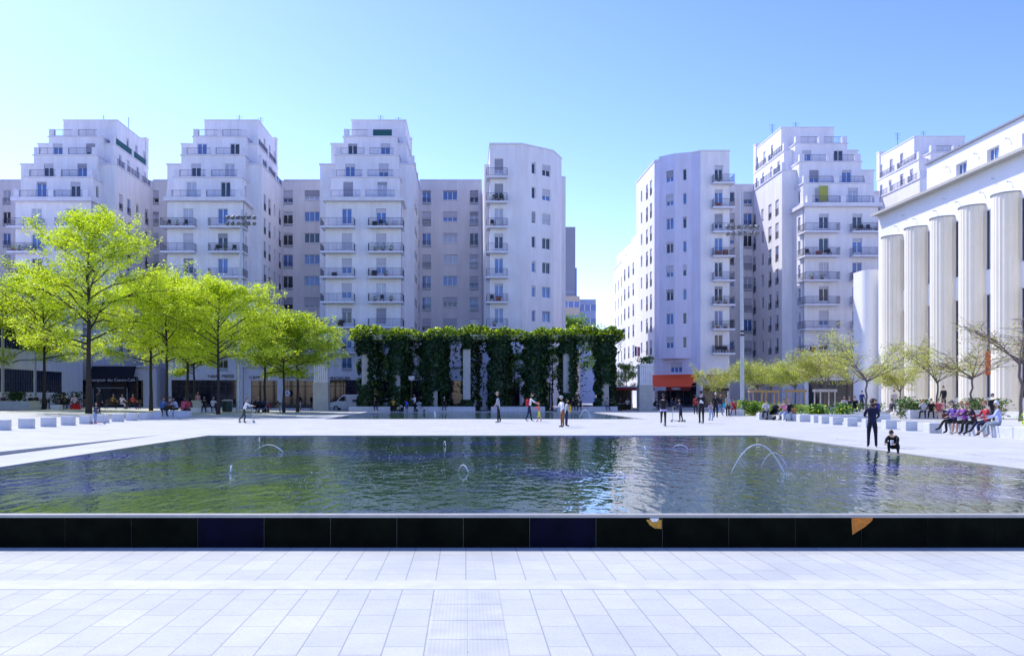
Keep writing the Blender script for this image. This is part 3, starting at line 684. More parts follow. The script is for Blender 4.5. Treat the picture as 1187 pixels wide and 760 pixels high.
# stepped rear house on the street
hr = thing('street_house', 'white stepped house farther along the side street behind the corner block', 'house', (23.6, 143, 0))
pts6 = [(26.0, 152), (25.0, 134.8), (33, 134.8), (33, 152)]; Lh = Loc(pts6[0], pts6[1])
oh = [(v, v + 1.0, 4.2 + 3 * k, 6.0 + 3 * k) for k in range(6) for v in (3, 7, 11, 14.5)]
polyblock(hr, pts6, 0, 23.5, {0: oh}, STUCCO3)
for o in oh: window(hr, Lh, *o)
mb = MB(); mb.box(26.6, 33, 136, 152, 23.69, 26.3); mb.build('stepped_storey', [STUCCO3], hr)
# red awning and shop signs
aw = thing('awning', 'red awning over the corner cafe with pale scalloped valance', 'awning', (26.6, 107, 3))
RED = mat('red_canvas', (.85, .09, .02), .75, .1, 4)
n = Lc.n; a0, a1 = -.3, 6.4
mb = MB()
A = [Lc.P(a0, .01, 4.35), Lc.P(a1, .01, 4.35), Lc.P(a1 + .3, 2.6, 2.75), Lc.P(a0, 2.6, 2.75)]
mb.quad(A[3], A[2], A[1], A[0]); mb.build('canopy', [RED], aw)
mb = MB(); q = [Lc.P(a0, 2.62, 2.75), Lc.P(a0 + 3.6, 2.62, 2.75), Lc.P(a0 + 3.6, 2.62, 2.3), Lc.P(a0, 2.62, 2.3)]; mb.add(q, [(3, 2, 1, 0)]); mb.build('valance', [mat('pale_valance', (.55, .55, .66), .8)], aw)
mb = MB(); q = [Lc.P(a0 + 3.6, 2.62, 2.75), Lc.P(a1 + .3, 2.62, 2.75), Lc.P(a1 + .3, 2.62, 2.3), Lc.P(a0 + 3.6, 2.62, 2.3)]; mb.add(q, [(3, 2, 1, 0)]); mb.build('valance', [mat('dark_red_valance', (.16, .015, .015), .8)], aw)
rr = (Lc.d.x, Lc.d.y, 0)
text_part(aw, 'BAR', Lc.P(a0 + 1.7, 2.66, 2.38), .36, LETTER_D, right=rr); text_part(aw, 'TABAC', Lc.P(a0 + 5.0, 2.66, 2.38), .40, LETTER_W, right=rr)
mb = MB(); [mb.tube([Lc.P(u, .02, 3.0), Lc.P(u, 2.55, 2.72)], .025, 5) for u in (a0 + .2, a0 + 3.2, a1)]; mb.build('awning_arm', STEEL, aw)
ps = thing('pizzeria_sign', 'dark red shop sign board beside the red awning', 'sign', (31, 106.9, 4))
mb = MB(); mb.box(wx(819, 106.9), wx(849, 106.9), 106.82, 106.97, wz(440, 106.9), wz(434, 106.9)); mb.build('board', [mat('maroon_board', (.12, .012, .02), .5)], ps)
text_part(ps, 'PICCOLO', (wx(831, 106.9), 106.8, wz(438.8, 106.9)), .52, mat('pink_lettering', (.8, .35, .35), .5))
mb = MB(); q = (wx(844.5, 106.8), 106.8, wz(437, 106.8)); mb.tube([(q[0], 106.78, q[2]), (q[0], 106.815, q[2])], .25, 14); mb.build('emblem', [mat('yellow_emblem', (.7, .4, .05), .5)], ps)
ts = thing('tan_awning', 'small tan awning with a dark fringe over the shop door beside the red awning', 'awning', (31, 106, 2.8))
mb = MB(); mb.add([(wx(821, 107), 106.95, 3.1), (wx(842, 107), 106.95, 3.1), (wx(842, 107), 105.9, 2.6), (wx(821, 107), 105.9, 2.6)], [(3, 2, 1, 0)]); mb.build('canopy', [mat('tan_canvas', (.55, .40, .16), .8)], ts)
mb = MB(); mb.box(wx(821, 107), wx(842, 107), 105.87, 105.9, 2.25, 2.6); mb.build('valance', [BLACK], ts)
# ---------------------------------------------------------------- theatre with fluted columns
WALLT = mat('theatre_white_render', (.86, .85, .84), .8, .04, .4)
CREAM = mat('theatre_column_cream', (.84, .775, .64), .75, .05, .5)
th = thing('theatre', 'white theatre with a row of tall fluted half-round columns and slit windows', 'theatre', (50, 75, 0))
XT = 44.0; y0, y1 = 40.0, 92.0
cy = [88.2 - 4.63 * k for k in range(10)]
ops = []
for c in cy[:-1]:
    yc = c - 1.74; v = y1 - yc
    ops += [(v - .5, v + .55, 12.2, 17.3), (v - .5, v + .55, 1.4, 10.2)]
up = []
for k in range(7):
    v = 92 - (77.2 - 4.63 * k)
    up.append((v - .85, v + .85, 21.0, 22.5))
mb = MB()
facade(mb, (XT, y1), (XT, y0), 0, 20.75, ops, rev=.15); facade(mb, (XT, y0), (XT + 30, y0), 0, 20.75); facade(mb, (XT + 30, y0), (XT + 30, y1), 0, 20.75); facade(mb, (XT + 30, y1), (XT, y1), 0, 20.75)
facade(mb, (XT + .35, y1 - 9.0), (XT + .35, y0), 20.9, 23.8, [(a - 9.0, b - 9.0, c, d) for a, b, c, d in up], rev=.35)
facade(mb, (XT + .35, y0), (XT + 29, y0), 20.9, 23.8); facade(mb, (XT + 29, y1 - 9.0), (XT + .35, y1 - 9.0), 20.9, 23.8)
mb.quad((XT + .35, y0, 23.8), (XT + 29, y0, 23.8), (XT + 29, y1 - 9, 23.8), (XT + .35, y1 - 9, 23.8))
mb.build('wall', [WALLT], th)
mb = MB(); mb.box(XT - .75, XT + 30.1, y0 - .2, y1 + .1, 20.75, 20.9); mb.box(XT - .82, XT - .75, y0 - .2, y1 + .12, 20.7, 20.95); mb.build('eaves', [mat('eaves_stone', (.50, .48, .44), .8)], th)
mb = MB(); mb.box(XT + .15, XT + .55, y0 - .1, y1 - 8.9, 23.8, 23.95); mb.build('parapet_cap', [mat('zinc_cap', (.28, .29, .33), .5)], th)
Lt = Loc((XT, y1), (XT, y0)); Lu = Loc((XT + .35, y1 - 9.0), (XT + .35, y0))
for o in ops: window(th, Lt, *o, style='wide', shut=0, rev=.15, glass=2)
for a, b, c, d in up: window(th, Lu, a - 9.0, b - 9.0, c, d, style='wide', shut=0, rev=.35, glass=1)
def column(c, r, ztop, m):
    mb = MB(); nf = 13; prof = []
    for i in range(nf * 4 + 1):
        a = math.pi * .5 + math.pi * i / (nf * 4)
        rr = r * (1.0 - .028 * abs(math.sin(a * nf)))
        prof.append((XT - .08 + rr * math.cos(a), c + rr * math.sin(a)))
    prof = [(XT - .003, c + r * .97)] + prof + [(XT - .003, c - r * .97)]
    mb.prism(prof, 0.02, ztop); mb.build('column', [m], th)
    cp = MB(); pp = [(XT - .08 + (r + .06) * math.cos(math.pi * (.5 + i / 24)), c + (r + .06) * math.sin(math.pi * (.5 + i / 24))) for i in range(25)]
    pp = [(XT - .004, c + r)] + pp + [(XT - .004, c - r)]
    cp.prism(pp, ztop + .002, ztop + .09); cp.build('column_cap', [mat('zinc_cap', (.28, .29, .33), .5)], th)
for c in cy: column(c, 1.3, 17.8, CREAM)
hk = MB()
for z, n_, x in ((18.9, 12, XT), (19.7, 6, XT), (22.6, 10, XT + .35)):
    for k in range(n_):
        y = 88 - (44 / n_) * k - (1.5 if n_ == 6 else 0)
        if x > XT and y > 82: continue
        h = MB(); h.tube([(x - .003, y, z), (x - .26, y, z + .02)], .03, 5); h.box(x - .31, x - .26, y - .06, y + .06, z - .06, z + .06); h.build('wall_spotlight', [STEEL], th)
mb = MB(); q = Lt
for c in cy[3:4]:
    pass
yo = 72.0; v = y1 - (cy[3] - 1.74)
mb = MB(); Lt.box(mb, v - .48, v + .53, -.06, -.02, 3.4, 5.4); mb.build('orange_panel', [mat('orange_panel', (.65, .12, .03), .6)], th)
an = MB(); pp = [(44.6, 95.5), (42.9, 95.5), (42.9, 94.0)] + [(43.9 - 1.0 * math.cos(a), 93.6 - .9 * math.sin(a)) for a in [math.pi * .5 * i / 8 for i in range(9)]] + [(44.6, 92.7)]
an.prism(pp, 0, 15.2); an.build('side_annex', [WALLT], th)
st = MB()
for k in range(3): st.box(XT - 3.2 + .4 * k, XT - 1.9, 45, 90, 0, .14 * (k + 1))
st.build('entrance_steps', [STONE], th)
hd = MB()
for k in range(5):
    y = 66 + 1.0 * k; hd.tube([(XT - 3.3, y, .0), (XT - 3.3, y, 1.0)], .03, 5)
hd.tube([(XT - 3.3, 66, 1.0), (XT - 3.3, 70, 1.0)], .03, 5); hd.build('handrail', [STEEL], th)
# ---------------------------------------------------------------- far buildings
gt = thing('office_tower', 'blank grey tower far behind the street, left of the gap of sky', 'tower', (wx(657, 205), 212, 0))
gt['label'] = 'blank windowless grey tower standing far behind the faceted block'
mb = MB(); ytw = 205
mb.box(wx(640, ytw), wx(667, ytw), ytw, ytw + 20, 0, wz(263, ytw)); mb.box(wx(667, ytw), wx(669, ytw), ytw + .5, ytw + 20, 0, wz(310, ytw)); mb.build('wall', [mat('grey_concrete', (.30, .31, .37), .8, .06, .4)], gt)
mb = MB(); mb.box(wx(652, ytw), wx(666, ytw), ytw - .05, ytw + .02, wz(340, ytw), wz(337, ytw)); mb.build('louvre_band', [mat('grey_metal', (.35, .38, .5), .5)], gt)
go = thing('glass_office', 'banded glass and cream office block at the far end of the street', 'office block', (wx(670, 190), 196, 0))
yo = 190.0
def bands(xa, xb, ya, zt, crm):
    mb = MB(); mb.box(xa, xb, ya, ya + 14, 0, zt); mb.build('wall', [crm], go)
    L = Loc((xa, ya), (xb, ya)); n = max(2, int((xb - xa) / 1.1))
    for k in range(5):
        z = zt - 1.2 - k * 3.1; mb = MB(); mb.quad(L.P(.1, .02, z - 1.3), L.P(L.L - .1, .02, z - 1.3), L.P(L.L - .1, .02, z), L.P(.1, .02, z), 0)
        for i in range(n + 1): L.box(mb, L.L * i / n - .08, L.L * i / n + .08, .0, .09, z - 1.35, z + .05, 1)
        mb.build('window_band', [GLASS_A, FRAME], go)
bands(wx(645, yo), wx(672, yo), yo, wz(343, yo), mat('cream_panels', (.62, .52, .42), .7)); bands(wx(672.2, yo), wx(692, yo), yo + 1.5, wz(346, yo), mat('blue_panels', (.35, .42, .62), .6))
fh = thing('street_house', 'small white house with a stepped gable, tiny at the far end of the street', 'house', (wx(719, 175), 180, 0)); yh = 175
mb = MB(); L = Loc((wx(712, yh), yh), (wx(730, yh), yh)); o = [(a, a + .9, 3.2 + 3.2 * k, 5.0 + 3.2 * k) for a in (.5, 1.9) for k in range(4)]
facade(mb, (wx(712, yh), yh), (wx(730, yh), yh), 0, wz(378, yh), o); mb.box(wx(712, yh) + .002, wx(730, yh), yh + .4, yh + 10, 0, wz(378, yh) - .01); mb.box(wx(716, yh), wx(730, yh), yh + .5, yh + 9, wz(378, yh), wz(362, yh)); mb.build('wall', [STUCCO3], fh)
for q in o: window(fh, L, *q)
fh2 = thing('street_house', 'low cream house at street level beyond the cafe terrace', 'house', (wx(714, 150), 155, 0)); yh = 150
mb = MB(); L = Loc((wx(706, yh), yh), (wx(716, yh), yh)); o = [(.4, 1.1, 4 + 3 * k, 5.6 + 3 * k) for k in range(2)]
facade(mb, (wx(706, yh), yh), (wx(716, yh), yh), 0, wz(402, yh), o); mb.box(wx(706, yh), wx(716, yh), yh + .4, yh + 8, 0, wz(402, yh) - .01); mb.build('wall', [mat('cream_render', (.66, .62, .55), .85)], fh2)
for q in o: window(fh2, L, *q)
# ---------------------------------------------------------------- long low building with band windows
lb = thing('low_building', 'long low pale building with bands of dark windows behind the locust trees', 'building', (-50, 85, .4))
XL = -45.2
mb = MB(); nb = 11; o1 = []
bayw = 6.3
ys = [40 + bayw * k for k in range(int(62 / bayw))]
for y in ys:
    for z0_, z1_ in ((2.0, 4.3), (6.3, 8.9), (10.0, 11.6)): o1.append((y - 40 + .35, y - 40 + bayw - .1, z0_, z1_))
facade(mb, (XL, 40), (XL, 101.8), 0, 12.9, o1, rev=.12); facade(mb, (XL, 101.8), (XL - 16, 101.8), 0, 12.9); facade(mb, (XL - 16, 101.8), (XL - 16, 40), 0, 12.9); facade(mb, (XL - 16, 40), (XL, 40), 0, 12.9); mb.quad((XL - 16, 40, 12.9), (XL, 40, 12.9), (XL, 101.8, 12.9), (XL - 16, 101.8, 12.9))
mb.build('wall', [STUCCO3], lb)
BLUEG = mat('blue_blind_glass', (.02, .035, .09), .12, .5, 1.0, spec=.7, stretch=(1, 3, .2))
for o in o1:
    L = Loc((XL, 40), (XL, 101.8)); mb = MB(); a, b, c, d = o
    mb.quad(L.P(a, -.11, c), L.P(b, -.11, c), L.P(b, -.11, d), L.P(a, -.11, d), 1)
    for i in range(13):
        u = a + (b - a) * i / 12; L.box(mb, max(a, u - .03), min(b, u + .03), -.1, -.06, c, d, 0)
    L.box(mb, a, b, -.1, -.055, (c + d) / 2 - .03, (c + d) / 2 + .03, 0); mb.build('window', [RAIL_D, BLUEG], lb)
mb = MB()
for y in ys: mb = MB(); mb.tube([(XL + .09, y + .1, .4), (XL + .09, y + .1, 12.6)], .07, 6); mb.build('downpipe', [STEEL], lb)
mb = MB(); mb.box(XL - 16.1, XL + .12, 39.9, 101.75, 12.9, 13.1); mb.build('roof_edge', [SLAB], lb)
# ---------------------------------------------------------------- leaf clouds
nr = np.random.default_rng(11)
def leaf_mesh(name, cen, size, mats, mi=None, up=.35, asp=.55, off=(0, 0, 0), normals=None):
    n = len(cen); cen = np.asarray(cen) - np.array(off)
    nn = nr.normal(size=(n, 3)); nn[:, 2] = np.abs(nn[:, 2]) + up
    if normals is not None: nn = nn * .6 + normals
    nn /= np.linalg.norm(nn, axis=1)[:, None]
    t = np.cross(nn, nr.normal(size=(n, 3))); t /= np.linalg.norm(t, axis=1)[:, None]; b = np.cross(nn, t)
    s = (np.asarray(size) * nr.uniform(.7, 1.25, n))[:, None]
    v = np.stack([cen - t * s, cen - b * s * asp + nn * s * .1, cen + t * s, cen + b * s * asp + nn * s * .1], 1).reshape(-1, 3)
    me = bpy.data.meshes.new(name); me.vertices.add(4 * n); me.vertices.foreach_set('co', v.ravel())
    me.loops.add(4 * n); me.loops.foreach_set('vertex_index', np.arange(4 * n, dtype=np.int32))
    me.polygons.add(n); me.polygons.foreach_set('loop_start', np.arange(0, 4 * n, 4, dtype=np.int32))
    for m in mats: me.materials.append(m)
    if mi is not None: me.polygons.foreach_set('material_index', np.asarray(mi, dtype=np.int32))
    me.update(calc_edges=True); me.validate()
    return me
def mesh_child(name, me, par):
    o = bpy.data.objects.new(name, me); C.objects.link(o); o.parent = par; ORG[o.name] = ORG[par.name]; return o
# ---------------------------------------------------------------- trees
def grow(seed, H, Rr, base, tr, limbs, sprays, leaf, mats, bark, vase=False, per=13, bare=0.0, lean=0.0, sz=.17, flat=.14, weights=None):
    r = random.Random(seed); tm = MB(); br = MB(); tips = []
    lead_top = H * (.45 if vase else .93); top = base if vase else lead_top
    pts = [Vector((0, 0, -.05))]; k = 7
    for i in range(1, k + 1):
        f = i / k; pts.append(Vector((r.gauss(0, .05) * f * 1.5 + lean * f, r.gauss(0, .05) * f * 1.5, top * f)))
    rad = [tr * (1.25 if i == 0 else 1 - (.35 if vase else .82) * i / k) for i in range(k + 1)]
    tm.tube(pts, rad, 9)
    def at(z):
        f = max(0, min(.999, z / top)) * k; i = int(f); return pts[i].lerp(pts[min(i + 1, k)], f - i)
    def limb(p, az, el, L, rad_, depth):
        q = [p]; d = Vector((math.cos(az) * math.cos(el), math.sin(az) * math.cos(el), math.sin(el))); n = 5
        for i in range(n):
            d = (d + Vector((r.gauss(0, .13), r.gauss(0, .13), r.gauss(.02 if vase else -.03, .10)))).normalized(); q.append(q[-1] + d * (L / n))
        br.tube(q, [rad_ * (1 - .8 * i / n) for i in range(n + 1)], 6 if depth == 0 else 4, cap=False)
        for i in range(1 if depth else 2, n + 1):
            tips.append((q[i], depth, i / n))
            if depth < 2:
                for s in range(1 if depth else 2):
                    if r.random() < .92:
                        a2 = az + (r.choice([-1, 1])) * r.uniform(.45, 1.1); limb(q[i], a2, el * r.uniform(.3, .95) + r.gauss(0, .15), L * r.uniform(.32, .55), max(.012, rad_ * .42), depth + 1)
    for i in range(limbs):
        f = (i + r.random() * .6) / limbs
        az = i * 2.4 + r.gauss(0, .3)
        if vase: limb(at(base * r.uniform(.9, 1.0)), az, r.uniform(.35, .95), Rr * r.uniform(.85, 1.15), tr * .5, 0)
        else:
            z = base + (lead_top - base) * f ** .9
            prof = math.sin(math.pi * (.25 + .72 * f)) ** .8 * (1.05 - .25 * f)
            limb(at(z), az, r.uniform(.25, .55) + .45 * f, Rr * max(.22, prof) * r.uniform(.75, 1.15), max(.02, tr * .42 * (1 - .6 * f)), 0)
    cand = [t for t in tips if t[1] >= 1] or tips
    cs = []
    for _ in range(sprays):
        p = r.choice(cand)[0] + Vector((r.gauss(0, .22), r.gauss(0, .22), r.gauss(0, .14)))
        rr_ = r.uniform(.22, .52) * (sz / .17) ** .5
        for q in range(per):
            a = r.random() * 6.283; d = rr_ * math.sqrt(r.random()); cs.append((p.x + d * math.cos(a), p.y + d * math.sin(a), p.z + r.gauss(0, flat) - d * .12))
    mi = nr.choice(len(mats), size=len(cs), p=weights) if len(mats) > 1 else None
    return tm.mesh('trunk', [bark], True), br.mesh('branches', [bark], True), leaf_mesh('crown', cs, sz * .56, mats, mi, up=.7)
def tree_from(meshes, name, label, loc, rz, sc, group):
    t = thing(name, label, 'tree', loc, group); t.rotation_euler = (0, 0, rz); t.scale = (sc, sc, sc)
    for n_, me in zip(('trunk', 'branches', 'crown'), meshes):
        o = bpy.data.objects.new(n_, me); C.objects.link(o); o.parent = t
    return t
big = grow(3, 15.6, 5.5, 4.6, .22, 32, 2500, .16, [LEAF_LIME], BARK, per=13)
midA = grow(5, 12.2, 5.1, 4.3, .17, 26, 2000, .16, [LEAF_LIME], BARK, per=13)
midB = grow(8, 10.8, 5.1, 4.1, .15, 24, 1900, .16, [LEAF_LIME], BARK, per=13)
low = grow(13, 9.0, 4.3, 3.5, .15, 20, 1700, .16, [LEAF_LIME, LEAF_GREEN], BARK, per=13, weights=[.72, .28])
LT = [(51, 79, midB, 1.12, 'lime-leaved locust tree in front of the low building, trunk nearest the edge of the photo'),
      (103, 66, big, 1.0, 'tallest lime-leaved locust tree with a thick dark trunk, rising above all the others'),
      (175, 79, midA, 1.0, 'lime-leaved locust tree with a slim trunk before the black shutters, next to the tallest tree'),
      (193, 73, midB, 1.04, 'lime-leaved locust tree with its trunk behind the group in blue and red jackets'),
      (217, 84, midA, .98, 'lime-leaved locust tree rising behind the stone planter pot, half hidden by other crowns'),
      (225, 90, low, 1.0, 'smaller lime-leaved locust tree far back against the shop fronts'),
      (253, 70, midB, .98, 'lime-leaved locust tree with its trunk beside the green litter bin'),
      (307, 82, low, .98, 'lime-leaved locust tree whose trunk stands behind the prams'),
      (329, 80, low, .94, 'lime-leaved locust tree with low forked trunk before the round white sign'),
      (345, 84, low, .98, 'darker green locust tree reaching over the stone pillar'),
      (12, 86, midB, 1.0, 'lime-leaved locust tree cut by the edge of the photo')]
for i, (px, Y, me, sc, lab) in enumerate(LT):
    X = wx(px, Y); tree_from(me, 'locust_tree', lab, (X, Y, gz(X, Y)), 1.7 * i + .4, sc, 'lime-leaved locust trees on the terrace')
umb = [grow(21, 6.0, 3.0, 2.8, .085, 8, 480, .1, [LEAF_OLIVE, LEAF_BUD], BARK2, True, 8, sz=.11, weights=[.75, .25]), grow(23, 6.0, 2.5, 2.7, .08, 8, 400, .1, [LEAF_OLIVE, LEAF_BUD], BARK2, True, 8, sz=.11, weights=[.6, .4]), grow(29, 6.4, 2.6, 2.9, .085, 10, 220, .1, [LEAF_OLIVE, LEAF_BUD], BARK2, True, 5, sz=.10, weights=[.35, .65])]
dense = [grow(31, 5.2, 2.3, 2.5, .08, 9, 900, .1, [LEAF_OLIVE, LEAF_BUD, LEAF_GREEN], BARK2, True, 10, sz=.12, weights=[.7, .15, .15]), grow(37, 5.0, 2.4, 2.5, .08, 9, 850, .1, [LEAF_OLIVE, LEAF_BUD], BARK2, True, 10, sz=.12, weights=[.7, .3])]
RT = [(826, 86, dense[1], .85, 'slender young tree with yellowish leaves in front of the pizzeria sign', 0),
      (878, 80, dense[0], 1.0, 'small umbrella tree with dense yellow-green crown just past the floodlight mast', 1),
      (893, 84, dense[1], .95, 'small umbrella tree with olive crown held by a light timber stake frame, set back', 1),
      (922, 76, dense[0], 1.0, 'small umbrella tree with tan-green crown in the orange-topped stake frame', 1),
      (956, 70, dense[1], 1.05, 'small umbrella tree with yellow crown in the grey stake frame behind the hedge', 1),
      (985, 74, umb[1], .95, 'small sparse tree standing between the stake frame and the black standing figure', 0),
      (1004, 58, umb[0], 1.0, 'wide-spreading umbrella tree with long bare limbs behind the standing teenager', 0),
      (1043, 78, dense[1], .85, 'thin-stemmed young tree against the second cream column', 0),
      (1086, 63, umb[1], 1.0, 'sparse umbrella tree with forked limbs behind the couple in black', 0),
      (1127, 62, umb[2], 1.06, 'sparse umbrella tree with pale forked trunk above the seated women', 0),
      (1183, 55, umb[2], 1.38, 'nearly bare tree with dark trunk at the edge of the photo by the theatre', 0)]
stake = None
for i, (px, Y, me, sc, lab, stk) in enumerate(RT):
    X = wx(px, Y); tree_from(me, 'umbrella_tree', lab, (X, Y, 0), 2.1 * i, sc, 'young umbrella trees on the sunny side')
    if stk:
        w_ = WOOD if px < 940 else mat('grey_timber', (.50, .46, .44), .8, .2, 3)
        s = thing('stake_frame', {878: 'pale timber stake frame around the umbrella tree nearest the mast', 893: 'smaller light timber stake frame set back between two trees', 922: 'orange-brown timber stake frame around a young tree behind the tan bag', 956: 'weathered grey timber stake frame rising out of the hedge'}[px], 'tree stakes', (X, Y, 0), 'timber stake frames round young trees')
        a = .58
        for dx, dy in ((-a, -a), (a, -a), (-a, a), (a, a)):
            mb = MB(); mb.tube([(X + dx, Y + dy, 0), (X + dx, Y + dy, 2.2)], .055, 7); mb.build('stake', [w_], s)
        mb = MB(); mb.box(X - a - .15, X + a + .15, Y - a - .1, Y - a - .07, 1.95, 2.16); mb.box(X - a - .15, X + a + .15, Y + a + .07, Y + a + .1, 1.95, 2.16); mb.box(X - a - .1, X - a - .07, Y - a - .06, Y + a + .06, 1.95, 2.16); mb.box(X + a + .07, X + a + .1, Y - a - .06, Y + a + .06, 1.95, 2.16); mb.build('rail', [w_], s)
# a few street trees seen in the gaps behind the pergola and at the cafe
bk = grow(41, 7.5, 2.6, 3.0, .12, 14, 420, .1, [LEAF_GREEN, LEAF_TOP], BARK, per=12, sz=.2, weights=[.6, .4])
for i, (px, Y, sc, lab) in enumerate([(490, 99, .95, 'street tree showing between ivy curtains behind the white-shirted woman'), (596, 98.5, .85, 'slim street tree seen through the gap of the ivy pergola'), (640, 99, .95, 'street tree behind the pergola gap next to the blank white pier'), (726, 103, .72, 'dark bushy street tree above the cafe terrace beside the stone pillar'), (664, 140, 1.9, 'leafy tree poking above the pergola in front of the glass office'), (445, 99, .8, 'street tree behind the second ivy curtain near the parked van')]):
    tree_from(bk, 'street_tree', lab, (wx(px, Y), Y, 0), i * 1.3, sc, 'street trees beyond the pergola')
# ---------------------------------------------------------------- ivy pergola
YP = 91.5
pg = thing('ivy_pergola', 'long ivy-covered pergola with hanging green curtains between white piers', 'pergola', (wx(567, YP), YP + 1.5, 0))
piers = [424, 460, 503, 541, 578, 620, 657, 701]
widths = [2.1, 2.3, 3.5, 1.3, 2.7, 3.1, 2.1, 2.6]
ztop = 8.3
bm_ = MB(); xa, xb = wx(415, YP), wx(716, YP)
bm_.box(xa, xb, YP - .25, YP + .25, 7.6, 8.1); bm_.box(xa, xb, YP + 2.75, YP + 3.25, 7.6, 8.1)
for k in range(13):
    x = xa + .4 + (xb - xa - .8) * k / 12; bm_.box(x - .12, x + .12, YP + .253, YP + 2.747, 7.7, 8.05)
bm_.build('beam', [STUCCO2], pg)
for px in piers:
    x = wx(px, YP); mb = MB(); mb.bev(x - .4, x + .4, YP - .35, YP + .35, 0, 7.597, .03); mb.build('pier', [STONE2], pg)
    mb = MB(); mb.bev(x - .35, x + .35, YP + 2.7, YP + 3.3, 0, 7.597, .03); mb.build('pier', [STONE2], pg)
gapsp = {424: (2.8, 6.0, -.5, .28), 460: (2.6, 3.8, .1, .5), 541: (1.2, 6.6, -.4, .55), 657: (1.9, 6.1, -.65, .15), 701: (0, 2.9, -.2, .6), 503: (.0, 2.2, .1, .7)}
for px, wd in zip(piers, widths):
    x = wx(px, YP); n_ = int(5200 * wd / 2.2); cs = []; ns = []
    g = gapsp.get(px)
    while len(cs) < n_:
        z = rng.random() ** .9 * 7.9 + .1
        ww = wd * (.62 + .38 * abs(math.sin(z * 1.7 + px))) * (1.1 if z > 6.4 else 1) * .5
        a = rng.random() * 2 * math.pi; ra = math.sqrt(rng.uniform(.35, 1.0))
        dx = math.cos(a) * ww * ra; dy = math.sin(a) * .85 * ra
        if g and g[0] < z < g[1] and g[2] - .15 < dx + .08 * math.sin(z * 9) < g[3] + .05 and dy < .5 : continue
        cs.append((x + dx, YP + dy + .0, z)); ns.append((dx * .8, -abs(dy) if dy < 0 else dy, .25))
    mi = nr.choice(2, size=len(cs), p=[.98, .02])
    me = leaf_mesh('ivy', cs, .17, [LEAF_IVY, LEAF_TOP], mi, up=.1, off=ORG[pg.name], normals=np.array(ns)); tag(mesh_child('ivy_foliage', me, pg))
cs = []
x = xa - .5
for _ in range(20000):
    t = rng.uniform(xa - .9, xb + .6); yy = rng.uniform(-.9, 3.9); bump = .22 * math.sin(t * .55 + 1.2) + .16 * math.sin(t * 1.7) + .12 * math.sin(t * 3.3 + 1)
    cs.append((t, YP + yy, 7.5 + rng.random() ** .7 * (1.3 + bump)))
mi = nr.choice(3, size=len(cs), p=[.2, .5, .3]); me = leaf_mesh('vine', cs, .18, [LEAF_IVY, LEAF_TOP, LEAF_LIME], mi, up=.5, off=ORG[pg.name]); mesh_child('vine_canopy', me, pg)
cs = []
for s in range(260):
    t = rng.uniform(xa - .6, xb + .3); L_ = rng.choice([.4, .5, .7, 1.0, 1.4, 2.2]) * rng.uniform(.6, 1.2); yy = rng.choice([-.55, -.4, 3.3, 3.5]) + rng.gauss(0, .15)
    for q in range(int(L_ * 14)): cs.append((t + rng.gauss(0, .12), YP + yy + rng.gauss(0, .1), 7.9 - rng.random() * L_))
mi = nr.choice(2, size=len(cs), p=[.95, .05]); me = leaf_mesh('vine', cs, .16, [LEAF_IVY, LEAF_TOP], mi, up=0, off=ORG[pg.name]); mesh_child('hanging_vines', me, pg)
cs = []
for px in piers:
    x = wx(px, YP) + .55
    for q in range(2600):
        z = rng.random() ** .9 * 7.9; ww = .85 + .35 * abs(math.sin(z * 1.3 + px)); an_ = rng.random() * 6.283; ra = math.sqrt(rng.uniform(.3, 1)); cs.append((x + math.cos(an_) * ww * ra, YP + 3.0 + math.sin(an_) * .7 * ra, z))
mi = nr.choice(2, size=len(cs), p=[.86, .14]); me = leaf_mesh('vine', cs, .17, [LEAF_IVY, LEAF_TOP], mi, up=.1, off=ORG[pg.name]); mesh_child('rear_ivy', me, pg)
cs = []
for px in (440, 480, 520, 562, 600, 640, 680, 712):
    x = wx(px, YP)
    for q in range(90): cs.append((x + rng.gauss(0, .45), YP + 3.0 + rng.gauss(0, .45), 8 - rng.random() ** 1.3 * 6.5))
mi = nr.choice(2, size=len(cs), p=[.8, .2]); me = leaf_mesh('vine', cs, .2, [LEAF_IVY, LEAF_TOP], mi, up=.2, off=ORG[pg.name]); mesh_child('rear_vines', me, pg)
# low hedge behind the long benches
def shrub(name, label, x0, x1, y0, y1, h, n, mats, p, group=None, z0=0.0, sz=.1, stems=True, cat='shrub'):
    t = thing(name, label, cat, ((x0 + x1) / 2, (y0 + y1) / 2, z0), group); cs = []
    nb = max(3, int((x1 - x0) * (y1 - y0) * 1.3)); blobs = [(rng.uniform(x0, x1), rng.uniform(y0, y1), h * rng.uniform(.65, 1.0)) for _ in range(nb)]
    for _ in range(n):
        b_ = rng.choice(blobs); cs.append((b_[0] + rng.gauss(0, .28), b_[1] + rng.gauss(0, .28), z0 + .02 + b_[2] * rng.random() ** .6))
    mi = nr.choice(len(mats), size=len(cs), p=p); me = leaf_mesh('foliage', cs, sz, mats, mi, up=.4, off=ORG[t.name]); mesh_child('foliage', me, t)
    if stems:
        mb = MB()
        for b_ in blobs:
            for q in range(3): mb.tube([(b_[0], b_[1], z0), (b_[0] + rng.gauss(0, .15), b_[1] + rng.gauss(0, .15), z0 + b_[2] * .8)], .012, 4)
        mb.build('stems', [BARK], t)
    return t
for a, b, lab in ((418, 453, 'low dark hedge under the first ivy curtains'), (497, 550, 'low dark hedge behind the long bench in the middle of the pergola'), (570, 632, 'low dark hedge behind the bench beyond the child in the pink helmet'), (650, 716, 'low dark hedge under the last ivy curtains beside the cafe')):
    shrub('hedge', lab, wx(a, 92.6), wx(b, 92.6), 92.3, 93.2, .75, 900, [LEAF_IVY, LEAF_SHRUB], [.75, .25], 'low hedges under the pergola', sz=.12, cat='hedge')
